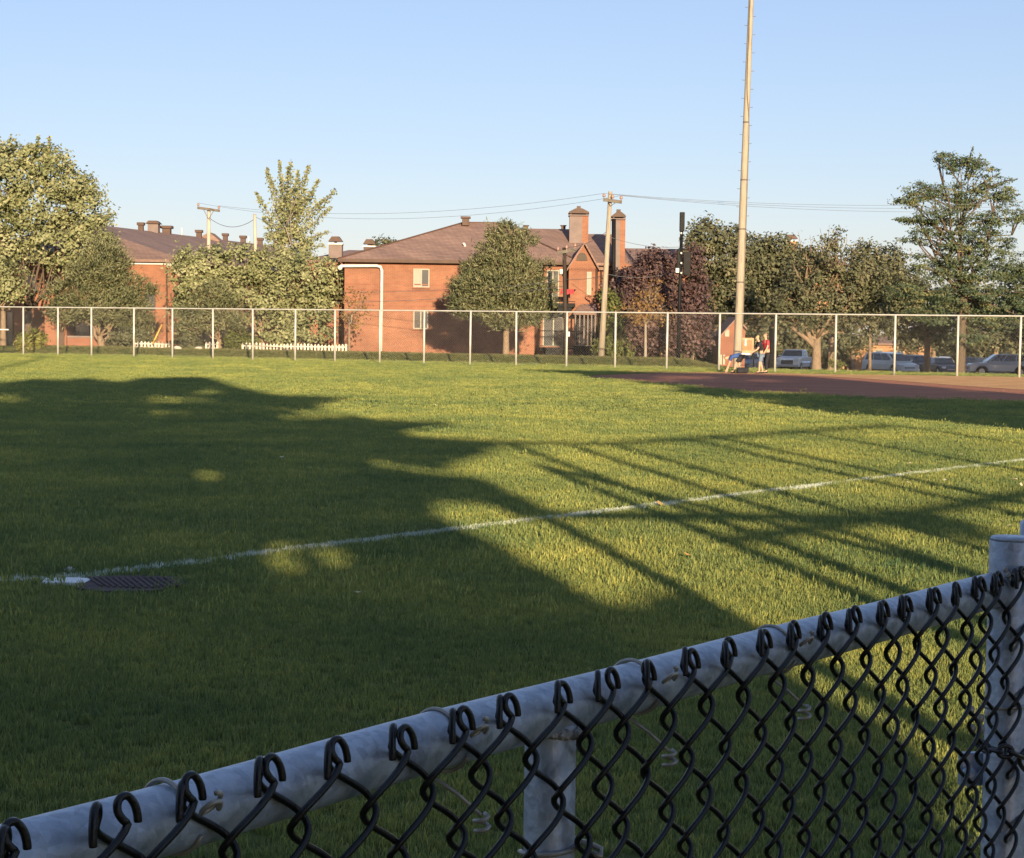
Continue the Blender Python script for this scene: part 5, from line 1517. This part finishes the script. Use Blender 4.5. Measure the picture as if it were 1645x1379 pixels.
    for sgn in (-1, 1):
        for i in range(nw):
            fa, fb = i / nw + .015, (i + 1) / nw - .015
            q = [(xr0 + (xf0 - xr0) * fa, zz0), (xr0 + (xf0 - xr0) * fb, zz0), (xr1 + (xf1 - xr1) * fb, zz1), (xr1 + (xf1 - xr1) * fa, zz1)]
            g = MB().prism([(a, sgn * (yw(z_) + .006), z_) for a, z_ in q], (0, 0, 0), (0, sgn * .008, 0)); set_local(g.build('side_window', M['car_glass'], t))
        g = MB().box((xf0 + .05, sgn * (hw_ + .09), zlow + .1), (.12, .18, .14)); set_local(g.build('mirror', paintm, t, False, .02))
        for cx in wx:
            w_ = MB().tube([(cx, sgn * (hw_ - .22), wr), (cx, sgn * (hw_ - .03), wr), (cx, sgn * (hw_ - .012), wr)], [wr, wr, wr * .92], 20); wo = set_local(w_.build('wheel', M['tyre'], t, False))
            r_ = MB().tube([(cx, sgn * (hw_ - .011), wr), (cx, sgn * (hw_ + .004), wr)], [wr * .64, wr * .6], 14); set_local(r_.build('rim', M['rim'], wo))
        # lamps
        xfr = prof[-2][0]; zl = (prof[-2][1] + prof[-3][1]) / 2
        g = MB().box((xfr - .05, sgn * hw_ * .78, zl - .04), (.16, .34, .17 if kind != 'pickup' else .26)); set_local(g.build('headlight', M['lamp'], t, False, .02))
        xb = prof[0][0]; g = MB().box((xb + .03, sgn * hw_ * .84, (prof[1][1] + zb) / 2 + .12), (.1, .2, .28)); set_local(g.build('tail_light', M['tail'], t, False, .02))
    xfr = prof[-2][0]
    gh = .36 if kind == 'pickup' else .16
    g = MB().box((xfr + .005, 0, prof[-2][1] - .12), (.06, W * .5, gh)); go_ = set_local(g.build('grille', M['black_metal'], t))
    for i in range(3):
        g = MB().box((xfr + .04, 0, prof[-2][1] - .12 + (i - 1) * gh * .3), (.02, W * .48, .03)); set_local(g.build('bar', M['rim'], go_))
    g = MB().box((xfr + .03, 0, zb - .02), (.14, W * .96, .2)); set_local(g.build('bumper', M['rim'] if kind == 'pickup' else paintm, t, False, .04))
    g = MB().box((prof[0][0] - .02, 0, zb + .02), (.12, W * .96, .2)); set_local(g.build('bumper', M['rim'] if kind == 'pickup' else paintm, t, False, .04))
    if kind == 'pickup':
        g = MB().box((-1.8, 0, 1.26), (1.95, W * .8, .03)); set_local(g.build('bed_cover', M['black_metal'], t))
    # underside
    g = MB().box(((wx[0] + wx[1]) / 2, 0, zb - .06), (L_ * .55, W * .8, .1)); set_local(g.build('underbody', M['tyre'], t))
    return t
hd = lambda deg: math.radians(deg)
car('silver blue pickup truck facing the fence right of the standing people', 'pickup', paint('pale silver blue car paint', (.74, .77, .80)), 1277, 590, 158, hd(-112), 'pickup_truck')
car('grey car seen from the front behind the standing people', 'sedan', M['p_grey'], 1213, 590, 150, hd(-100))
car('white minivan at the left end of the car row under the trees', 'van', M['p_white'], 1430, 592, 152, hd(-62))
car('dark hatchback just right of the white minivan', 'suv', M['p_dark'], 1473, 592, 165, hd(-65))
car('dark sedan parked left of the locust trunk', 'sedan', M['p_dark'], 1512, 592, 158, hd(-80))
car('white van roof showing behind the dark sedan', 'van', M['p_white'], 1514, 588, 182, hd(-90))
car('dark car parked right behind the locust trunk', 'suv', M['p_dark'], 1571, 590, 172, hd(-60))
car('pale silver wagon side on at the right edge', 'suv', M['p_silver'], 1605, 592, 142, hd(176))
car('grey car half hidden behind the minivan', 'sedan', M['p_grey'], 1490, 590, 176, hd(-85))

# ------------------------------------------------------------------ people
def skin(name, verts, edges, radii, mat, parent, root=0, sub=1):
    me = bpy.data.meshes.new(name)
    me.from_pydata([tuple(v) for v in verts], edges, [])
    me.materials.append(mat)
    o = bpy.data.objects.new(name, me); C.objects.link(o); o.parent = parent
    md = o.modifiers.new('skin', 'SKIN'); md.use_smooth_shade = True
    sv = me.skin_vertices[0].data
    for i, r in enumerate(radii):
        sv[i].radius = (r, r) if not hasattr(r, '__len__') else r
        sv[i].use_root = (i == root)
    sb = o.modifiers.new('sub', 'SUBSURF'); sb.levels = sub; sb.render_levels = sub
    return o
def person(label, px, py, d, heading, top, bottom, hair, lean=0.0, bend=0.0, arms=((.15, -.25), (.15, -.25)), stride=.1, long_legs=True, hgt=1.68, bag=False):
    """local frame: x = forward, y = left, z = up. lean tilts the trunk forward by that angle"""
    x = P(px, py, d).x
    t = thing('person', label, 'person', (x, d, H(x, d)), heading, local=True)
    k = hgt / 1.72
    hip = Vector((-bend * .22, 0, .90 - bend * .10)) * k
    R = Matrix.Rotation(lean, 3, 'Y')
    def T(v): return hip + R @ (Vector(v) * k)
    chest, neck, head0, head1, head2 = T((0, 0, .34)), T((.0, 0, .55)), T((.02, 0, .62)), T((.035, 0, .70)), T((.03, 0, .79))
    V = [hip, T((0, 0, .16)), chest, neck, head0, head1, head2]; E = [(0, 1), (1, 2), (2, 3), (3, 4), (4, 5), (5, 6)]
    Rr = [(.135 * k, .11 * k), (.125 * k, .10 * k), (.145 * k, .105 * k), .052 * k, .066 * k, .088 * k, .07 * k]
    shirt_v, shirt_e, shirt_r = [hip + Vector((0, 0, .0)), T((0, 0, .16)), chest, T((0, 0, .50))], [(0, 1), (1, 2), (2, 3)], [(.155 * k, .13 * k), (.145 * k, .12 * k), (.165 * k, .125 * k), .075 * k]
    leg_v, leg_e, leg_r = [hip + Vector((0, 0, .04))], [], [(.16 * k, .135 * k)]
    for sgn in (1, -1):
        sh = T((0, .175 * sgn, .47)); fw, dn = arms[0 if sgn > 0 else 1]
        el = sh + Vector((fw * .6, .05 * sgn, -.27)) * k; wr = el + Vector((fw, -.02 * sgn, dn)) * k
        b = len(V); V += [sh, el, wr]; E += [(2, b), (b, b + 1), (b + 1, b + 2)]; Rr += [.056 * k, .041 * k, .03 * k]
        hd_ = (wr - el).normalized(); sd = Vector((0, 1, 0)); pm_ = wr + hd_ * .07 * k
        b2 = len(V); V.append(pm_); E.append((b + 2, b2)); Rr.append(.032 * k)
        for f_ in range(4):
            fb = pm_ + sd * (.02 * (f_ - 1.5)) * k; V += [fb + hd_ * .045 * k, fb + hd_ * (.075 - .008 * abs(f_ - 1.5)) * k + Vector((0, 0, -.01))]
            n = len(V); E += [(b2, n - 2), (n - 2, n - 1)]; Rr += [.0095, .008]
        V += [wr + hd_ * .05 * k + Vector((.03, 0, 0)), wr + hd_ * .085 * k + Vector((.045, 0, 0))]; n = len(V); E += [(b + 2, n - 2), (n - 2, n - 1)]; Rr += [.011, .009]
        c = len(shirt_v); shirt_v += [sh, sh.lerp(el, .75)]; shirt_e += [(2, c), (c, c + 1)]; shirt_r += [.078 * k, .066 * k]
        hp = hip + Vector((0, .095 * sgn, -.06)) * k
        st_ = stride * sgn
        kn = Vector((hip.x + .04 + st_ * .5 + bend * .16, .11 * sgn, .48 * k - bend * .03)); an = Vector((st_, .115 * sgn, .09)); toe = an + Vector((.16, .01 * sgn, -.045)); heel = an + Vector((-.05, 0, -.045))
        b = len(V); V += [hp, kn, an, toe]; E += [(0, b), (b, b + 1), (b + 1, b + 2), (b + 2, b + 3)]; Rr += [.085 * k, .058 * k, .042 * k, .038 * k]
        c = len(leg_v)
        if long_legs:
            leg_v += [hp, kn, an + Vector((0, 0, .03))]; leg_e += [(0, c), (c, c + 1), (c + 1, c + 2)]; leg_r += [.105 * k, .078 * k, .066 * k]
        else:
            leg_v += [hp, hp.lerp(kn, .95)]; leg_e += [(0, c), (c, c + 1)]; leg_r += [.112 * k, .10 * k]
        sh_ = skin('shoe', [heel, an + Vector((.05, 0, -.04)), toe], [(0, 1), (1, 2)], [.045, .05, .042], M['black_cloth'], t)
    skin('body', V, E, Rr, M['skin'], t)
    skin('shirt', shirt_v, shirt_e, shirt_r, M[top], t)
    skin('trousers' if long_legs else 'shorts', leg_v, leg_e, leg_r, M[bottom], t)
    skin('hair', [T((-.01, 0, .68)), T((.0, 0, .76)), T((.02, 0, .80))], [(0, 1), (1, 2)], [.085 * k, .092 * k, .075 * k], M[hair], t)
    nose = T((.125, 0, .70)); g = MB().ball(nose, (.014, .012, .018), 6, 5); set_local(g.build('nose', M['skin'], t, True))
    return t
person('person in a red top standing and looking down behind another', 1231.5, 598, 80.4, hd(205), 'red_cloth', 'black_cloth', 'hair_brown', lean=.12, arms=((.12, -.2), (.1, -.22)), stride=.08, hgt=1.74)
person('fair haired person in a black top and denim shorts beside the red top', 1222.5, 598, 79.2, hd(190), 'black_cloth', 'jean', 'hair_blond', lean=.25, arms=((.2, -.12), (.16, -.18)), stride=.12, long_legs=False, hgt=1.66)
person('person in blue bending down over a black bag', 1184, 598, 79.6, hd(172), 'blue_cloth', 'black_cloth', 'hair_brown', lean=1.75, bend=.9, arms=((.12, -.3), (.1, -.3)), stride=.12, long_legs=False, hgt=1.66)
bgp = G(1193, 602.5); bgp.y = 79.0; bgp.x = P(1193, 600, 79).x
bag = thing('sports_bag', 'black sports bag on the ground beside the bending person', 'bag', (bgp.x, 79.0, 0))
MB().box((bgp.x, 79.0, .14), (.5, .26, .24)).build('body', M['black_cloth'], bag, False, .08)
MB().tube([(bgp.x - .14, 79, .25), (bgp.x - .1, 79, .36), (bgp.x + .1, 79, .36), (bgp.x + .14, 79, .25)], .014, 6).build('handle', M['black_cloth'], bag, True)
